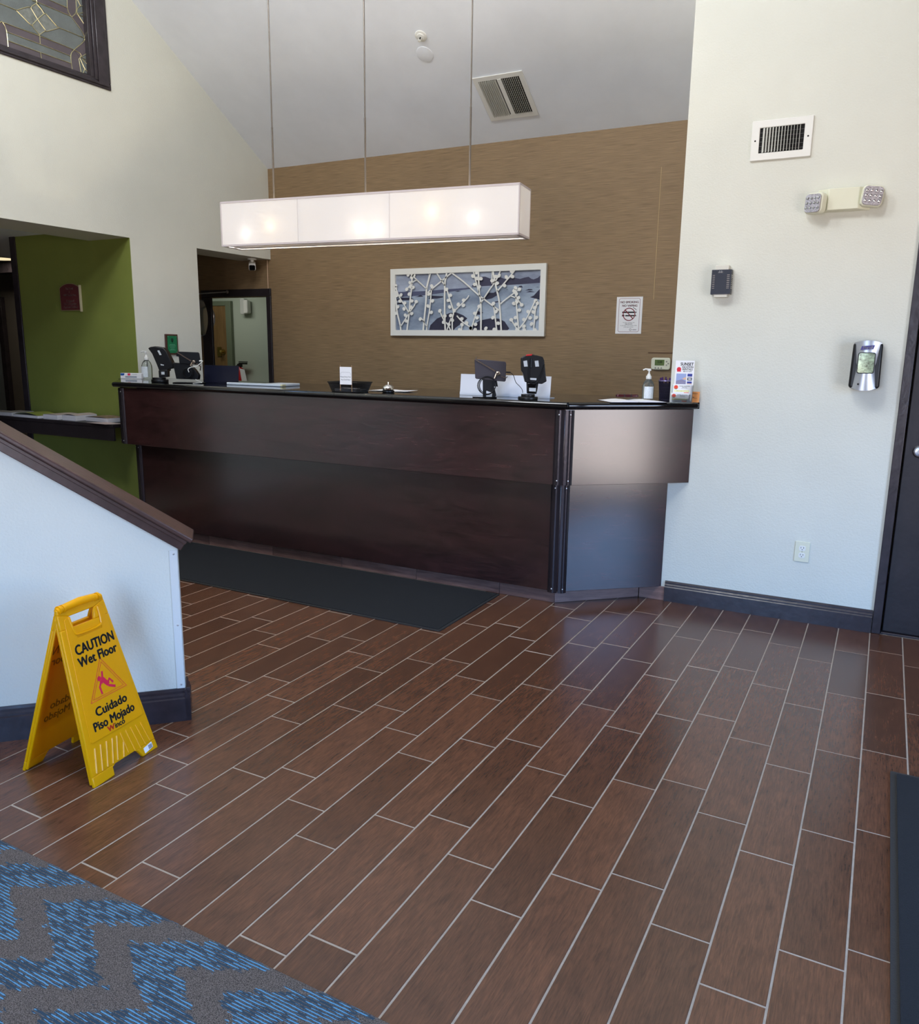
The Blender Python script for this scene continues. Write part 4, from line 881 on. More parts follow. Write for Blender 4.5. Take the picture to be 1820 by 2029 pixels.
for x in (-.129, .129): MB().lathe([(.0045, .0101), (.003, .0108)], 10, Matrix.Translation((x, 0, 0))).build('screw', M_void, t)

M0 = FY((.265, YW-.001, 2.256)); t = thing('emergency_light', 'cream twin head emergency light unit below the vent on white wall', 'emergency light', M0)
b = MB(); b.add([(-.125, -.056, 0), (.125, -.056, 0), (.125, .056, 0), (-.125, .056, 0), (-.070, -.050, .045), (.070, -.050, .045), (.070, .054, .045), (-.070, .054, .045)],
                [(3, 2, 1, 0), (4, 5, 6, 7), (0, 1, 5, 4), (1, 2, 6, 5), (2, 3, 7, 6), (3, 0, 4, 7)])
b.build('housing', M_cream, t, bevel=.003)
M_lens = mat('led_lens', (176, 172, 176), .12, metal=.5, bump=.8, bscale=160, var=.35, vscale=120)
for sx, ry, zz in ((-1, -.55, .050), (1, .18, .040)):
    Mh = Matrix.Translation((sx*.130, -.014 if sx < 0 else .004, zz)) @ Matrix.Scale(1.18, 4) @ Matrix.Rotation(ry, 4, 'Y') @ Matrix.Rotation(-.06 if sx < 0 else -.12, 4, 'Z')
    hd = MB(Mh).rrect(-.043, -.043, .043, .043, .020, -.022, .012).build('lamp_head', M_cream, t, bevel=.006, seg=3)
    MB(Mh).rrect(-.038, -.038, .038, .038, .016, .0125, .018).build('lens', M_lens, hd, bevel=.002)
    b = MB(Mh)
    for i in range(4):
        for j in range(3): MB(Mh).sphere((-.027+.018*i, -.020+.020*j, .0185), .0062, 8, sc=(1, 1, .6)).build('led', M_chrome, hd)
    MB().tube([V((sx*.10, 0, .01)), V((sx*.128, -.01, zz-.02))], .009, 8).build('swivel', M_cream, t)

M0 = FY((-.303, YW-.001, 1.862)); t = thing('door_chime', 'black slotted door chime box on the white wall below the vent', 'chime', M0)
MB().box((-.036, -.078, 0), (.036, .092, .046)).build('backplate', mat('chime_white', (214, 212, 200), .5), t, bevel=.003)
navy = mat('navy_black', (26, 30, 44), .4)
b = MB(); w_, d_ = .052, .05
b.box((-w_, -.062, d_-.003), (w_, .068, d_))
b.box((-w_, .048, .004), (-w_+.003, .068, d_-.003)); b.box((-w_, -.062, .004), (-w_+.003, -.036, d_-.003)); b.box((w_-.003, .048, .004), (w_, .068, d_-.003)); b.box((w_-.003, -.062, .004), (w_, -.036, d_-.003))
for i in range(9):
    y = -.036+.0098*i
    for s_ in (-1, 1): b.box((s_*w_, y, .004), (s_*(w_-.003), y+.0042, d_-.003))
b.build('cover', navy, t, smooth=0)
b = MB()
for i in range(8):
    y = -.0312+.0098*i
    b.box((.030, y, d_+.0002), (.044, y+.0034, d_+.0005)); b.box((-.046, y, d_+.0002), (-.034, y+.003, d_+.0005))
b.build('slot', mat('slot_tint', (150, 140, 132), .6), t, smooth=0)
MB().text('dds', .016, -.005, .056, d_+.0006, bold=.04, sx=1.2).build('lettering', M_paper, t, smooth=0)

M0 = FY((.4535, YW-.001, 1.431)); t = thing('soap_dispenser', 'chrome and black hand sanitizer dispenser on the white wall beside the door', 'dispenser', M0)
def disp(w0, w1, h, n=10):   # barrel outline
    pts = []
    for i in range(n+1): a = i/n; pts.append((w0*(1-2*a) if False else w0-2*w0*a, h+.014*math.sin(math.pi*a)))
    pts = pts[::1]
    bt = [(-w1+2*w1*i/n, -h-.016*math.sin(math.pi*i/n)) for i in range(n+1)]
    return bt+[(p[0], p[1]) for p in pts]
MB().prism(disp(.068, .072, .112), 0, .085).build('body', M_black, t, bevel=.012, seg=4)
b = MB(); nx, ny = 14, 16
vs = []; fs = []
for j in range(ny+1):
    v = -1+2*j/ny; hwid = (.054 if v > 0 else .050)+.010*abs(v)**2-.008*(1-abs(v))
    for i in range(nx+1):
        u = -1+2*i/nx; y = v*.113+(.012*(1-u*u) if v > 0 else -.014*(1-u*u))*abs(v)**3
        vs.append((u*hwid, y, .080+.022*(1-u*u)+.004*(1-v*v)))
for j in range(ny):
    for i in range(nx): fs.append((j*(nx+1)+i, j*(nx+1)+i+1, (j+1)*(nx+1)+i+1, (j+1)*(nx+1)+i))
b.add(vs, fs); b.build('chrome_cover', mat('satin_chrome', (196, 200, 206), .38, metal=.9), t, smooth=.9)
MB().rrect(-.040, -.040, .040, .066, .010, .094, .1075).build('window_rim', M_black, t, bevel=.002)
MB().rrect(-.036, -.036, .036, .062, .009, .1077, .109).build('refill_window', mat('window_clear', (112, 112, 96), .08, metal=.25, var=.5, vscale=60, col2=(170, 190, 160)), t)
MB().prism([(-.033, .078), (-.027, .097), (.032, .102), (.026, .082)], .1000, .1085).build('logo_badge', mat('badge_blue', (58, 48, 120), .4), t, smooth=0)
MB().text('Purell', .019, 0, .0895, .1088, bold=.02, shear=.2).build('lettering', M_paper, t, smooth=0)
MB().box((-.030, -.098, .0995), (-.022, -.090, .106)).build('sensor', M_void, t)

M0 = FY((.2385, YW-.001, .403)); t = thing('wall_outlet', 'cream double wall outlet low on the white wall', 'outlet', M0)
MB().rrect(-.038, -.058, .038, .058, .003, 0, .005).build('cover_plate', M_cream, t, bevel=.0015)
b = MB(); s = MB()
for y in (-.020, .020):
    MB().prism([(x, yy+y) for x, yy in rrp(-.017, -.0145, .017, .0145, .010)], .0051, .0068).build('receptacle', M_white, t)
    s.box((-.008, y-.001, .0069), (-.0058, y+.008, .0072)); s.box((.0055, y-.0005, .0069), (.0080, y+.0075, .0072)); s.prism(circ(0, y-.0075, .0026, 10), .0069, .0072)
s.prism(circ(0, 0, .002, 8), .0052, .0062)
s.build('slot', M_void, t, smooth=0)

# ---------------------------------------------------------------- ceiling fixtures
N_ = math.hypot(1, SL); nC = V((0, -SL, -1))/N_; yC = V((0, -1, SL))/N_
def FCe(x, y): return FR(V((x, y, zc(y)))+nC*.001, (1, 0, 0), yC, nC)
M0 = FCe(-2.35, 4.627); t = thing('ceiling_vent', 'white square air vent on the sloping ceiling above the brown wall', 'vent', M0)
q1, q2 = .212, .172
MB().ring([(-q1, -q1), (q1, -q1), (q1, q1), (-q1, q1)], [(-q2, -q2), (q2, -q2), (q2, q2), (-q2, q2)], 0, .008).build('frame', M_white, t, bevel=.002)
MB().box((-q2, -q2, 0), (q2, q2, .001)).build('duct', M_void, t, smooth=0)
MB().box((-.012, -q2, .0012), (.022, q2, .012)).build('center_bar', M_white, t, smooth=0)
for i in range(9):
    MB().cbox((0, 0, 0), (.0018, q2*2, .016), Matrix.Rotation(-.38, 4, 'Y')).build('louver', mat('vent_blade', (205, 205, 196), .5), t, smooth=0, M=Matrix.Translation((-.160+.0165*i, 0, .010)))
for i in range(9):
    MB().cbox((0, 0, 0), (.0018, q2*2, .012), Matrix.Rotation(.2, 4, 'Y')).build('louver', MATS['vent_blade'], t, smooth=0, M=Matrix.Translation((.036+.0155*i, 0, .010)))
b = MB()
for i in range(16): b.box((.024, -q2+.0215*i, .0014), (q2, -q2+.0215*i+.0035, .004))
b.build('rear_bars', MATS['rear_bar'], t, smooth=0)
M0 = FCe(-2.813, 4.087); t = thing('fire_sprinkler', 'white sprinkler head on the sloping ceiling above the round blank cover', 'sprinkler', M0)
MB().lathe([(.048, 0), (.046, .006), (.030, .010), (.028, .016), (.012, .018)], 24).build('escutcheon', M_white, t)
MB().lathe([(.006, .015), (.005, .040), (.003, .045)], 12).build('nozzle', M_black, t)
MB().lathe([(.013, .048), (.013, .050), (.004, .052)], 16).box((-.010, -.002, .02), (-.008, .002, .049)).box((.008, -.002, .02), (.010, .002, .049)).build('deflector', M_white, t)
M0 = FCe(-2.856, 4.216); t = thing('ceiling_cover_plate', 'flat round white blank cover plate on the sloping ceiling', 'cover plate', M0)
MB().lathe([(.068, 0), (.067, .003), (.064, .0042), (.004, .0044)], 40).build('plate', M_ceil, t)
M0 = FR((-8.55, 4.35, 2.436), (1, 0, 0), (0, -1, 0), (0, 0, -1)); t = thing('downlight', 'round lit recessed ceiling light in the dark corridor past the green wall', 'ceiling light', M0)
MB().lathe([(.20, 0), (.20, .006), (.175, .010)], 28).build('rim', M_white, t)
MB().lathe([(.172, .0102), (.10, .018), (1e-4, .020)], 28).build('diffuser', mat('downlight_glow', (255, 240, 200), .5, emit=(255, 236, 190), estr=1.6), t)

# ---------------------------------------------------------------- brochure shelf in the nook
shf = thing('brochure_shelf', 'dark wood wall shelf under the green wall covered in brochures', 'shelf', Matrix.Translation((-6.0, 3.1, 0)))
MB().box((-1.6, -.155, .80), (.89, .153, .828)).build('shelf_board', M_door, shf, bevel=.003)
MB().box((-1.6, -.15, .69), (.89, -.13, .799)).build('front_apron', M_door, shf, bevel=.002)
M_pg = mat('page_edges', (206, 204, 208), .8, var=.15, vscale=200, stretch=(.05, .05, 3))
def mag(i, x, y, w_, d_, h, cover, label, lift=0, rot=0, name='brochure'):
    t = thing(name, label, 'brochure', FZ((x, y, .8285), rot), 'brochures on the nook shelf')
    MB().box((-w_/2, -d_/2, 0), (w_/2, d_/2, h)).build('pages', M_pg, t, smooth=0)
    b = MB(); n = 8
    vs = [(-w_/2+w_*k/n, s*d_/2, h+.0006+lift*(math.sin(math.pi*k/n))) for s in (-1, 1) for k in range(n+1)]
    vs += [(v[0], v[1], v[2]+.0008) for v in vs]; m = n+1
    fs = [(k, k+1, m+k+1, m+k)[::-1] for k in range(n)]+[(2*m+k, 2*m+k+1, 3*m+k+1, 3*m+k) for k in range(n)]+[(k, k+1, 2*m+k+1, 2*m+k) for k in range(n)]+[(m+k, 3*m+k, 3*m+k+1, m+k+1) for k in range(n)]
    b.add(vs, fs); b.build('cover', cover, t)
cg_ = mat('cover_grey', (110, 108, 112), .35, var=.5, vscale=30); cy_ = mat('cover_yellow', (196, 196, 96), .35, var=.35, vscale=22, col2=(120, 140, 60)); cr_ = mat('cover_maroon', (110, 60, 52), .35, var=.5, vscale=30, col2=(190, 160, 140)); cw_ = mat('cover_pale', (200, 196, 196), .4, var=.2, vscale=25, col2=(224, 190, 180))
mag(0, -6.83, 3.06, .17, .21, .022, cg_, 'dark grey covered brochure pile at the corridor end of the nook shelf')
mag(1, -6.60, 3.09, .19, .23, .030, cg_, 'grey covered brochure pile touching the yellow and green brochure pile', rot=.05)
mag(2, -6.27, 3.06, .36, .20, .022, cy_, 'yellow and green covered brochure pile in the middle of the shelf', lift=.022, rot=-.03)
mag(3, -5.94, 3.08, .19, .22, .040, cw_, 'white topped brochure stack between the yellow pile and the pink topped stack', lift=.004)
mag(4, -5.72, 3.10, .17, .22, .044, cw_, 'pale pink topped brochure stack near the counter end', lift=.01, rot=.04)
mag(5, -5.44, 3.14, .30, .17, .034, cr_, 'maroon and cream covered brochure pile beside the loose white flyer', lift=.008, rot=-.05)
o = MB().prism([(-.16, -.08), (.10, -.10), (.16, .02), (-.05, .05)], 0, .002).build('flyer', cw_, M=Matrix.Translation((-5.26, 3.02, .829)) ); tag(o, 'single white flyer hanging over the shelf edge beside the counter', 'flyer')

# ---------------------------------------------------------------- things on the counter
VX = V((math.cos(YAW), -math.sin(YAW), 0)); VZ = V((-math.sin(YAW)*-1*-1, 0, 0))
VZ = V((-math.sin(YAW), -math.cos(YAW), 0)) * 1.0
VZ = VX.cross(V((0, 0, 1)))
def CF(P0, px0, py0, scale, ox, oy):
    """frame at a point on the counter, facing the lobby; returns frame and a map from zoomed reading to local metres"""
    M = FR(P0, VX, (0, 0, 1), VZ); dep = (V(P0)-CAM).dot(FW); k = dep/FOC
    return M, (lambda x, y: ((ox+x/scale-px0)*k, max(.001, (py0-(oy+y/scale))*k)))
grey_lab = mat('grey_label', (190, 196, 200), .5)
def disc(b, cx, y0, y1, rad, z=0, n=28): b.lathe([(rad*.97, y0), (rad, y0+.003), (rad, y1-.003), (rad*.97, y1)], n, Matrix(((1, 0, 0, cx), (0, 0, 1, 0), (0, -1, 0, z), (0, 0, 0, 1))))
# --- right card terminal
P0 = V((-1.20, 2.70, CT)); M0, L = CF(P0, *[*inframe(P0)], 7, 900, 680)
px0, py0 = inframe(P0)
t = thing('card_terminal', 'upright black card payment terminal with a red top strip on round base', 'card terminal', M0)
cxl = L(1017, 780)[0]
b = MB(); disc(b, cxl, .0008, .019, .057); disc(b, cxl, .0195, .033, .040); b.build('base', M_black, t, smooth=.6)
pts = [L(*p) for p in ((905, 222), (960, 185), (1060, 168), (1200, 200), (1222, 250), (1240, 380), (1265, 530), (1200, 568), (1130, 560), (970, 545), (935, 410), (915, 400))]
MB().prism(pts, -.045, .020).build('body', M_black, t, bevel=.006, seg=3)
MB().prism([L(*p) for p in ((990, 535), (1155, 555), (1140, 660), (1130, 705), (1000, 700))], -.014, .014).build('neck', M_black, t, bevel=.003)
MB().prism([L(*p) for p in ((1000, 560), (1120, 560), (1110, 690), (1010, 690))], .014, .026).build('cable_guide', M_blackg, t, bevel=.002)
b = MB()
for q in (((935, 260), (985, 250), (998, 332), (948, 335)), ((1090, 255), (1140, 250), (1152, 330), (1103, 333)), ((1025, 620), (1118, 622), (1118, 670), (1025, 666)), ((1030, 485), (1122, 488), (1122, 516), (1034, 512))): 
    zz = .0205 if q[0][1] < 600 else .0265
    b.prism([L(*p) for p in q], zz, zz+.0006)
b.build('label', grey_lab, t, smooth=0)
MB().prism([L(*p) for p in ((962, 192), (985, 172), (1058, 163), (1045, 186))], -.02, .021).build('red_strip', M_red, t, bevel=.001)
MB().tube(spline([(*L(1040, 230), .024), (*L(1020, 400), .030), (*L(1040, 540), .03), (*L(1110, 560), .032), (*L(1180, 450), .03), (*L(1225, 300), .024)], 6), .0022, 6).tube([V((*L(1043, 225), .024)), V((*L(1043, 345), .03))], .006, 8).build('cable', M_black, t)
# --- right tablet on arm stand
P0 = V((-1.50, 2.74, CT)); px_, py_ = inframe(P0); M0, L = CF(P0, px_, py_, 7, 900, 680)
t = thing('tablet_stand', 'grey tablet on a clamp stand with coiled black cable before the white panel', 'tablet', M0)
gun = mat('gunmetal', (74, 70, 76), .35, metal=.4)
MB().prism([L(*p) for p in ((268, 235), (330, 236), (690, 262), (706, 285), (706, 520), (690, 535), (560, 525), (300, 502), (283, 490))], -.006, .004).build('tablet', gun, t, bevel=.003, seg=3)
mt_ = mat('nickel', (190, 175, 160), .22, metal=1)
b = MB(); b.ribbon([L(275, 235), L(560, 395)], .008, .005, .013); b.ribbon([L(640, 460), L(705, 485), L(725, 462)], .006, .005, .013); b.ribbon([L(293, 250), L(290, 200)], .005, .003, .012)
b.lathe([(.013, 0), (.013, .012), (.008, .016)], 20, Matrix.Translation((*L(595, 425), .006))); b.tube([V((*L(570, 430), .018)), V((*L(545, 495), .030))], .005, 8); b.build('clamp_arm', mt_, t)
b = MB(); b.prism([L(*p) for p in ((385, 395), (560, 395), (600, 605), (545, 600), (580, 720), (565, 765), (520, 765), (525, 690), (440, 660), (440, 765), (395, 765))], -.04, .003); b.build('stand', M_black, t, bevel=.003)
MB().prism([L(245, 742), L(580, 742), L(580, 772), L(245, 772)], -.06, .03).build('base_plate', M_blackg, t, bevel=.002) if False else MB().box((L(250, 0)[0], .0008, -.05), (L(585, 0)[0], .006, .04)).build('base_plate', M_blackg, t, bevel=.002)
b = MB()
for k_, (rx, ry, dz) in enumerate(((125, 118, .018), (115, 125, .024), (108, 112, .03))):
    b.tube([V((*L(440+rx*math.cos(a*math.pi/12)+6*k_, 590+ry*math.sin(a*math.pi/12)), dz)) for a in range(24)], .0023, 6, closed=True)
b.build('coiled_cable', M_black, t)
b = MB(); b.tube([V((*L(708, 405), 0)), V((*L(765, 408), 0))], .0045, 6); b.tube(spline([(*L(765, 408), 0), (*L(810, 450), .0), (*L(845, 540), 0), (*L(900, 595), 0), (*L(935, 640), 0), (*L(945, 685), -.0)], 5), .0018, 6); b.build('charging_cable', M_black, t)
# --- white folded panel behind
P0 = V((-1.42, 2.86, CT)); px_, py_ = inframe(P0); M0, L = CF(P0, px_, py_, 7, 900, 680)
mpan = FR(P0, (1, 0, 0), (0, 0, 1), (0, -1, 0))
def panelboard(name, label, M, xa_, xb_, h, mt):
    t = thing(name, label, 'board', M)
    b = MB(); th = .004
    prf = [(0, .0008), (0, .016), (-.004, .024), (-.014, h)]
    n = len(prf); vs = []
    for x in (xa_, xb_):
        vs += [(x, y, z) for z, y in prf]+[(x, y, z-th) for z, y in prf]
    m = 2*n; fs = []
    for k in range(n-1): fs += [(k, m+k, m+k+1, k+1), (n+k, n+k+1, m+n+k+1, m+n+k)]
    fs += [(n-1, m+n-1, m+2*n-1, 2*n-1), (0, n, m+n, m), tuple(range(0, n))+tuple(range(2*n-1, n-1, -1)), (tuple(range(m, m+n))+tuple(range(m+2*n-1, m+n-1, -1)))[::-1]]
    b.add(vs, fs); b.build('upright', mt, t, smooth=.5)
    MB().box((xa_+.004, .0006, -.09), (xb_-.004, .004, -.006)).build('foot', mt, t, smooth=0)
xl = PX(911, 741, 1, 2.86).x-P0.x; xr = PX(1090, 747, 1, 2.86).x-P0.x
panelboard('folded_panel', 'white folded panel standing behind the tablet and card terminal', mpan, xl, xr, PX(1000, 743.5, 1, 2.86).z-CT, mat('bluish_white', (226, 230, 240), .35))
# --- left set
P0 = V((-4.26, 2.86, CT)); px_, py_ = inframe(P0); M0, L = CF(P0, px_, py_, 7.583, 260, 670)
t = thing('card_terminal', 'tilted black card payment terminal in front of the green award plaque', 'card terminal', M0)
cxl = L(432, 640)[0]; b = MB(); disc(b, cxl, .0008, .022, .063); disc(b, cxl-.005, .0225, .036, .05); b.build('base', M_black, t, smooth=.6)
MB().prism([L(*p) for p in ((295, 168), (330, 148), (400, 137), (525, 155), (565, 205), (668, 435), (640, 458), (575, 468), (572, 500), (445, 505), (410, 400), (350, 245))], -.05, .02).build('body', M_black, t, bevel=.006, seg=3)
MB().prism([L(*p) for p in ((440, 490), (575, 480), (572, 585), (440, 600))], -.02, .03).build('neck', M_black, t, bevel=.003)
b = MB(); b.prism([L(*p) for p in ((435, 200), (465, 195), (495, 262), (465, 265))], .0205, .0211); b.prism([L(*p) for p in ((480, 510), (530, 508), (530, 548), (482, 550))], .0305, .0311); b.prism([L(*p) for p in ((470, 395), (520, 405), (520, 418), (475, 415))], .0205, .0211); b.build('label', grey_lab, t, smooth=0)
P0 = V((-4.02, 2.90, CT)); px_, py_ = inframe(P0); M0, L = CF(P0, px_, py_, 7.583, 260, 670)
t = thing('tablet_stand', 'black tablet on a clamp stand with a kinked white cable', 'tablet', M0)
MB().prism([L(*p) for p in ((705, 222), (740, 215), (1030, 222), (1045, 240), (1062, 390), (1040, 410), (740, 390), (735, 290), (700, 285))], -.006, .004).build('tablet', M_black, t, bevel=.003)
MB().prism([L(*p) for p in ((632, 378), (735, 385), (740, 300), (790, 330), (900, 420), (960, 480), (1010, 560), (1000, 625), (670, 620))], -.06, -.008).build('stand', M_black, t, bevel=.004)
b = MB(); b.ribbon([L(715, 225), L(925, 352)], .008, .005, .012); b.lathe([(.014, 0), (.014, .012), (.008, .017)], 20, Matrix.Translation((*L(962, 368), .006))); b.tube([V((*L(940, 375), .018)), V((*L(925, 425), .03))], .006, 8); b.ribbon([L(1000, 390), L(1060, 430), L(1050, 490)], .007, .005, .012); b.ribbon([L(738, 215), L(738, 190)], .005, .003, .012); b.build('clamp_arm', mt_, t)
b = MB()
for k_, rr0 in enumerate((78, 70, 64)): b.tube([V((*L(865+rr0*math.cos(a*math.pi/12), 530+rr0*1.05*math.sin(a*math.pi/12)), .014+.006*k_)) for a in range(24)], .003, 6, closed=True)
b.build('coiled_cable', M_black, t)
MB().box((L(650, 0)[0], .0008, -.05), (L(1090, 0)[0], .007, .045)).build('base_plate', M_black, t, bevel=.002)
b = MB(); b.tube(spline([(*L(1060, 345), .01), (*L(1095, 352), .012), (*L(1040, 400), .014), (*L(1000, 430), .016), (*L(930, 440), .02), (*L(885, 470), .03), (*L(895, 515), .03)], 5), .0032, 6); b.tube([V((*L(1045, 350), .008)), V((*L(1080, 345), .010))], .006, 8)
xz = L(1095, 630); b.build('white_cable', M_white, t); b = MB()
b.tube([V((L(995, 0)[0], .030, .045)), V((xz[0], .008, .050)), V((L(1005, 0)[0], .0045, .12))], .003, 6); b.build('white_cable', M_white, t)
P0 = V((-3.80, 3.02, CT)); xl = PX(402, 723, 1, 3.02).x-P0.x; xr = PX(470, 726, 1, 3.02).x-P0.x
panelboard('folded_panel', 'navy black folded panel standing on the counter before the office doorway', FR(P0, (1, 0, 0), (0, 0, 1), (0, -1, 0)), xl, xr, PX(440, 724.5, 1, 3.02).z-CT, mat('navy_panel', (20, 22, 40), .4))
# --- flat white tray
t = thing('document_tray', 'flat white edged tray with dark surface lying on the counter before the doorway', 'tray', FZ((-3.52, 2.98, CT), .06))
MB().rrect(-.235, -.10, .27, .12, .012, .0008, .018).build('body', mat('tray_white', (214, 222, 230), .3), t, bevel=.003)
MB().rrect(-.228, -.08, .10, .112, .008, .0182, .0195).build('dark_surface', M_blackg, t)
MB().box((.255, -.101, .003), (.272, -.06, .016)).build('end_cap', mat('tray_cap', (206, 200, 160), .5), t)
# --- key card basket with sign
P0 = V((-2.515, 2.70, CT)); t = thing('key_card_basket', 'black perforated key card drop basket beside the bell', 'basket', FZ(P0, .0))
bk = MB(); W1, W2, D1, D2, HB = .112, .094, .085, .065, .062
def wallgrid(p0, p1, q0, q1, nx, ny):   # p: bottom line, q: top line
    p0, p1, q0, q1 = map(V, (p0, p1, q0, q1)); r_ = .0024
    for i in range(nx+1):
        a = i/nx; bk.tube([p0.lerp(p1, a), q0.lerp(q1, a)], r_, 4, cap=False)
    for j in range(ny+1):
        c = j/ny; bk.tube([p0.lerp(q0, c), p1.lerp(q1, c)], r_*1.25, 4, cap=False)
c_ = [(-W2, -D2, .002), (W2, -D2, .002), (W2, D2, .002), (-W2, D2, .002)]; u_ = [(-W1, -D1, HB), (W1, -D1, HB), (W1, D1, HB), (-W1, D1, HB)]
for i, (nx, ny) in enumerate(((24, 6), (15, 6), (24, 6), (15, 6))): j = (i+1) % 4; wallgrid(c_[i], c_[j], u_[i], u_[j], nx, ny)
bk.build('mesh_wall', M_black, t, smooth=0)
MB().ring([(-W1-.004, -D1-.004), (W1+.004, -D1-.004), (W1+.004, D1+.004), (-W1-.004, D1+.004)], [(-W1+.002, -D1+.002), (W1-.002, -D1+.002), (W1-.002, D1-.002), (-W1+.002, D1-.002)], HB-.004, HB+.003).build('rim', M_black, t, bevel=.001)
MB().box((-W2, -D2, .0008), (W2, D2, .003)).build('bottom', M_black, t, smooth=0)
b = MB(); b.box((-.085, -.05, .004), (.085, .05, .02)); tag(b.build('key_cards', M_paper, M=FZ((P0.x, P0.y, CT+.0005)), smooth=0), 'stack of white key cards inside the black basket', 'key cards')
MS = FR((P0.x+.035, P0.y-.093, CT), (.995, .08, 0), (0, 0, 1), (.08, -.995, 0)); t = thing('key_drop_sign', 'small white please drop your key card here sign on the black basket', 'sign', MS)
MB().box((-.043, .050, 0), (.043, .160, .0015)).build('card', M_paper, t, smooth=0)
b = MB()
for x in (-.044, .040): b.box((x, .006, -.0022), (x+.004, .172, -.0004))
b.build('holder', mat('tan_post', (150, 120, 90), .5), t, smooth=0)
b = MB(); b.text('Please Drop Your', .0108, 0, .098, .0019, bold=.01); b.text('Key Card Here', .0108, 0, .080, .0019, bold=.01)
b.tube([V(p) for p in ((-.036, .108, .0018), (-.036, .120, .0018), (-.030, .126, .0018), (.030, .126, .0018), (.036, .120, .0018), (.036, .108, .0018))], .0005, 4); b.build('lettering', mat('grey_ink', (104, 104, 112), .6), t, smooth=0)
# --- bell
P0 = V((-2.273, 2.78, CT)); t = thing('service_bell', 'chrome desk call bell on the counter between black basket and grey tablet', 'bell', FZ(P0))
MB().lathe([(.036, .0008), (.040, .004), (.040, .012), (.030, .018), (.012, .020)], 28).build('base', M_black, t)
MB().lathe([(.038, .019), (.037, .026), (.032, .038), (.020, .048), (.006, .051)], 28).build('dome', M_chrome, t, smooth=.9)
MB().lathe([(.004, .051), (.004, .060), (.0055, .062), (.0055, .066), (.002, .068)], 12).build('plunger', M_chrome, t)
# --- paper strips
o = MB(); n = 8; vs = []
for k in range(n+1):
    a = k/n; zz = .0012+.003*math.sin(a*5)**2
    vs += [(-.145+.29*a, -.06, zz), (-.145+.29*a, .10, zz+.002), (-.145+.29*a, .10, zz+.0026), (-.145+.29*a, -.06, zz+.0006)]
fs = []
for k in range(n):
    for j in range(4): fs.append((4*k+j, 4*k+(j+1) % 4, 4*k+4+(j+1) % 4, 4*k+4+j)[::-1])
fs += [(0, 1, 2, 3), (4*n+3, 4*n+2, 4*n+1, 4*n)]
o.add(vs, fs); tag(o.build('paper_sheet', M_paper, M=FZ((-2.345, 2.93, CT+.0004))), 'white paper sheet lying flat behind the bell', 'paper')
# --- pump bottles
M_clear = mat('clear_plastic', (236, 244, 240), .03, trans=.92, ior=1.3)
M_gel = mat('clear_gel', (226, 238, 230), .02, trans=.95, ior=1.33)
def bottle(P0, label, rot, s=1.0):
    t = thing('sanitizer_bottle', label, 'bottle', FZ(P0, rot) @ Matrix.Scale(s, 4), 'clear pump bottles of hand sanitizer')
    pr = [(.028, .0008), (.033, .004), (.034, .07), (.033, .085), (.027, .104), (.018, .116), (.012, .121)]
    MB().lathe(pr, 24).build('bottle', M_clear, t, smooth=.9)
    MB().lathe([(.0135, .121), (.0155, .123), (.0155, .138), (.011, .141), (.008, .150), (.0045, .153), (.0045, .168)], 20).build('collar', M_white, t)
    MB().rrect(-.010, -.009, .010, .009, .005, .168, .180).tube([V((0, 0, .176)), V((-.022, 0, .178)), V((-.036, 0, .172))], .0042, 8).build('pump_head', M_white, t)
    MB().tube([V((0, 0, .012)), V((.004, 0, .12))], .0028, 8).build('dip_tube', M_white, t)
    b = MB(); b.lathe([(.0346, .012), (.0346, .080)], 12, None, -2.6, -.9); b.build('label', mat('bottle_label', (222, 228, 232), .5, var=.12, vscale=160), t, smooth=.9)
    return t
bottle((-.674, 3.10, CT), 'clear hand sanitizer pump bottle between the open magazine and the pen cup', .6, 1.02)
bottle((-4.94, 3.19, CT), 'clear hand sanitizer pump bottle between the white carton and tilted card terminal', .3, 1.28)
# --- pen cup
t = thing('pen_cup', 'dark purple mesh cup holding pens behind the brochure holder', 'pen cup', FZ((-.606, 3.24, CT)))
b = MB(); NC = 40
for i in range(NC):
    a = 2*math.pi*i/NC; b.tube([V((.034*math.cos(a), .034*math.sin(a), .001)), V((.042*math.cos(a+.5), .042*math.sin(a+.5), .112))], .0014, 4, cap=False)
    b.tube([V((.034*math.cos(a), .034*math.sin(a), .001)), V((.042*math.cos(a-.5), .042*math.sin(a-.5), .112))], .0014, 4, cap=False)
b.build('mesh_wall', mat('mesh_purple', (60, 56, 76), .35, metal=.5), t)
MB().lathe([(.033, .0008), (.0335, .003), (.033, .004), (.031, .004), (.0315, .003)], 24).lathe([(.0415, .110), (.044, .110), (.044, .116), (.0415, .116), (.0415, .110)], 28).build('rim', mat('rim_purple', (140, 130, 168), .3, metal=.6), t)
MB().lathe([(.031, .0045), (.038, .095), (.037, .095), (.030, .0045)], 24).build('liner', mat('cup_liner', (40, 36, 50), .6), t)
for i in range(8):
    a = 2*math.pi*i/8+.3; p = V((.022*math.cos(a), .022*math.sin(a), .006)); q_ = V((.033*math.cos(a), .033*math.sin(a), .126+.004*(i % 3)))
    o = MB().tube([p, q_], .0042, 8).build('pen', mat('purple_pen', (66, 30, 100), .35), M=FZ((-.606, 3.24, CT))); tag(o, 'purple pen standing in the dark mesh pen cup', 'pen', 'purple pens in the mesh cup')
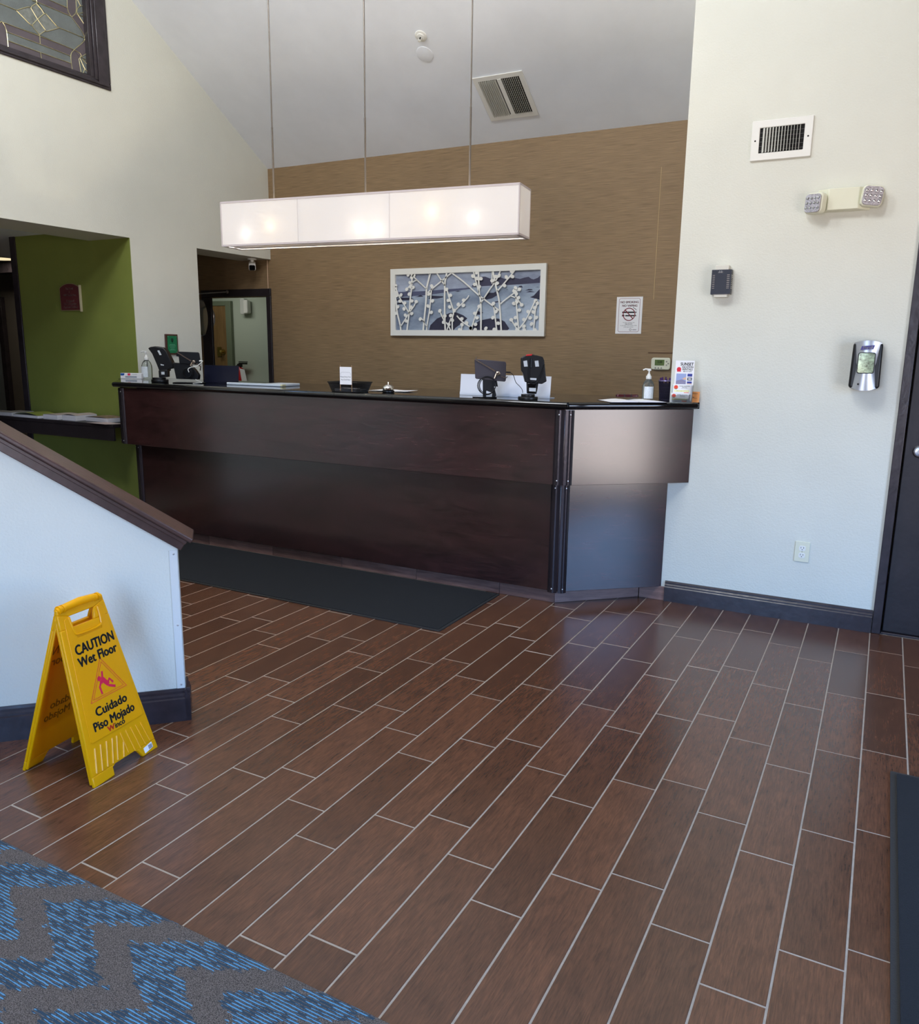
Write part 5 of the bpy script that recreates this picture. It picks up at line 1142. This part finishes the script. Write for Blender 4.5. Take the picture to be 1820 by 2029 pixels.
# --- brochure holder
lean = .16
P0 = V((-.447, 2.985, CT)); MBh = FR(P0, V((.982, .19, 0)), (0, 0, 1), V((.19, -.982, 0)))
t = thing('brochure_holder', 'clear acrylic holder with card pockets beside the pen cup', 'brochure holder', MBh)
acr = mat('acrylic', (240, 246, 250), .03, trans=.95, ior=1.2)
Ml = Matrix.Rotation(-lean, 4, 'X')
MB().box((-.062, .002, -.006), (.056, .10, -.004), Ml).box((-.060, .0008, -.055), (.056, .003, .030)).box((-.062, .003, .024), (.050, .045, .026)).box((.050, .0008, -.04), (.052, .10, .026)).build('stand', acr, t, smooth=0)
hbk = thing('brochure', 'tall white brochure with red logo and beach photos in the clear holder', 'brochure', MBh @ Ml @ Matrix.Diagonal((1, 1.07, 1, 1)))
MB().box((-.050, .0045, -.0035), (.052, .222, -.0005)).build('sheet', M_paper, hbk, smooth=0)
b = MB(); zz = .0
b.mat(0); b.text('SUNSET', .022, .012, .203, zz, bold=.03, sx=.92); b.text('VACATION', .0135, .016, .188, zz, bold=.03, sx=.9); b.text('RENTALS', .0150, .016, .176, zz, bold=.02, sx=.9); b.text('800-317-4270', .0085, .016, .165, zz, bold=.01, sx=.95); b.text('NEW SMYRNA BEACH, FL', .0055, .002, .090, zz)
b.mat(1); b.prism(circ(-.030, .176, .012, 16), -.0004, .0); b.prism([(-.040, .164), (-.018, .164), (-.018, .168), (-.040, .168)], -.0004, .0002)
b.mat(2); b.box((-.042, .098, -.0004), (.012, .154, .0)); b.mat(3); b.prism([(-.012, .126), (.012, .138), (.012, .120), (-.006, .126)], -.0004, .0002); b.mat(4); b.prism([(-.042, .098), (.012, .098), (.012, .114), (-.01, .124), (-.042, .116)], -.0004, .0003)
b.mat(5); b.box((.018, .139, -.0004), (.044, .154, .0)); b.mat(6); b.box((.018, .119, -.0004), (.044, .134, .0)); b.mat(5); b.box((.018, .098, -.0004), (.044, .114, .0)); b.mat(7); b.prism(circ(.031, .1265, .010, 12, .003), -.0002, .0003); b.mat(3); b.box((.018, .098, -.0002), (.044, .103, .0003))
b.build('print', [M_ink, mat('logo_crimson', (206, 30, 50), .5), mat('photo_sky', (150, 164, 206), .5), mat('photo_sand', (222, 182, 150), .5), mat('photo_road', (136, 132, 160), .5), mat('photo_blue', (50, 62, 140), .5), mat('photo_dark', (60, 62, 72), .5), M_paper], hbk, smooth=0)
for i, (zo, y0, lb) in enumerate(((.006, .048, 'upper white business card with orange sun logo in the clear holder'), (.022, .0045, 'lower white business card with orange sun logo in the clear holder'))):
    Mk = MBh @ Ml @ Matrix.Translation((-.006, y0, zo)) @ Matrix.Diagonal((1.1, 1.1, 1, 1)) if i == 0 else MBh @ Matrix.Rotation(-.05, 4, 'X') @ Matrix.Translation((-.014, .004, .012)) @ Matrix.Diagonal((1.1, 1.0, 1, 1))
    c = thing('business_card', lb, 'card', Mk, 'sun logo business cards')
    MB().box((-.044, .0, -.0025), (.044, .052, -.0002)).build('card', M_paper, c, smooth=0)
    b = MB(); b.mat(0).prism(circ(-.030, .036, .0105, 16), -.0002, .0002); b.mat(1).prism(circ(-.030, .038, .007, 14), .0002, .0004); b.mat(2).prism([(-.038, .029), (-.022, .029), (-.026, .026), (-.034, .026)], .0002, .0005)
    b.mat(2); b.text('SUNSET VACATION', .0058, .012, .042, .0003, bold=.02); b.text('RENTALS', .0058, .012, .036, .0003, bold=.02); b.text('beach rentals & sales', .0035, .012, .030, .0003)
    b.mat(3); b.box((-.038, .013, -.0002), (.036, .021, .0002)); b.mat(0); b.box((.010, .004, -.0002), (.034, .010, .0003)); b.mat(2); b.text('BEACH  SALES  RENTALS', .0048, 0, .017, .0004)
    b.build('print', [mat('sun_orange', (236, 110, 50), .5), mat('sun_red', (226, 60, 50), .5), mat('olive_ink', (92, 92, 70), .5), mat('pale_yellow', (240, 238, 170), .5)], c, smooth=0)
# orange card
o = thing('orange_card', 'small orange card leaning on the white wall at the counter end', 'card', FR((-.385, 3.098, CT), (1, 0, 0), (0, -.14, .99), (0, -.99, -.14)))
o.matrix_basis = FR((-.400, 3.085, CT), (1, 0, 0), V((0, .20, .98)).normalized(), V((0, -.98, .20)).normalized())
MB().box((-.026, .001, -.001), (.024, .062, 0)).build('card', mat('orange_paper', (238, 160, 92), .6), o, smooth=0)
b = MB(); b.box((-.018, .050, .0), (.014, .052, .0005)); b.box((-.018, .028, 0), (-.004, .032, .0005)); b.box((-.010, .024, 0), (.012, .0255, .0005)); b.build('print', mat('brown_ink', (120, 70, 50), .5), o, smooth=0)
# open magazine, glasses case
t = thing('open_magazine', 'open magazine with white pages lying under the maroon case', 'magazine', FZ((-.725, 2.955, CT), .66))
b = MB()
for s_ in (-1, 1):
    n = 6; pr = [(s_*.005, .001)]+[(s_*(.005+.16*i/n), .0016+.011*math.sin(math.pi*min(1, (i+.6)/n*.9))*(1-.75*i/n)) for i in range(n+1)]+[(s_*.165, .001)]
    b.prism([(x, z) for x, z in pr], -.105, .105, Matrix(((1, 0, 0, 0), (0, 0, 1, 0), (0, 1, 0, 0), (0, 0, 0, 1))))
b.build('pages', M_paper, t, smooth=.5)
MB().box((-.172, -.11, .0004), (.172, .11, .0012)).build('cover', mat('mag_cover', (46, 40, 54), .3), t, smooth=0)
t = thing('glasses_case', 'dark maroon case lying on the open magazine at the counter end', 'case', FZ((-.775, 3.02, CT+.0185), .45))
MB().rrect(-.065, -.022, .065, .022, .012, 0, .017).build('lower_shell', mat('maroon_gloss', (64, 18, 24), .2), t, bevel=.005, seg=3)
MB().box((-.02, -.0225, .002), (-.014, .0225, .0178)).box((.018, -.0225, .002), (.024, .0225, .0178)).build('clasp', M_black, t, bevel=.001)
# left carton
t = thing('carton', 'long white carton with blue and red print at the green wall end of the counter', 'box', FZ((-5.015, 3.10, CT), .42) @ Matrix.Scale(.82, 4))
MB().box((-.11, -.03, .0008), (.11, .03, .058)).build('box', M_paper, t, bevel=.002)
b = MB(); b.mat(0).prism([(-.108, .056), (-.066, .056), (-.070, .040), (-.078, .033), (-.108, .033)], .0302, .0306, FR((0, 0, 0), (1, 0, 0), (0, 0, 1), (0, -1, 0)))
b.mat(1).prism([(-.034, .056), (-.004, .056), (-.008, .034), (-.034, .034)], .0302, .0306, FR((0, 0, 0), (1, 0, 0), (0, 0, 1), (0, -1, 0)))
b.mat(2).text('CLARIS', .014, .04, .046, .0304, sx=1.1, M=FR((0, 0, 0), (1, 0, 0), (0, 0, 1), (0, -1, 0))); b.prism([(-.06, .028), (.06, .028), (.06, .012), (-.06, .012)], .0302, .0305, FR((0, 0, 0), (1, 0, 0), (0, 0, 1), (0, -1, 0)))
b.build('print', [mat('carton_blue', (30, 80, 150), .5), mat('carton_red', (214, 50, 80), .5), mat('carton_grey', (150, 158, 170), .5)], t, smooth=0)

bpy.context.view_layer.update()
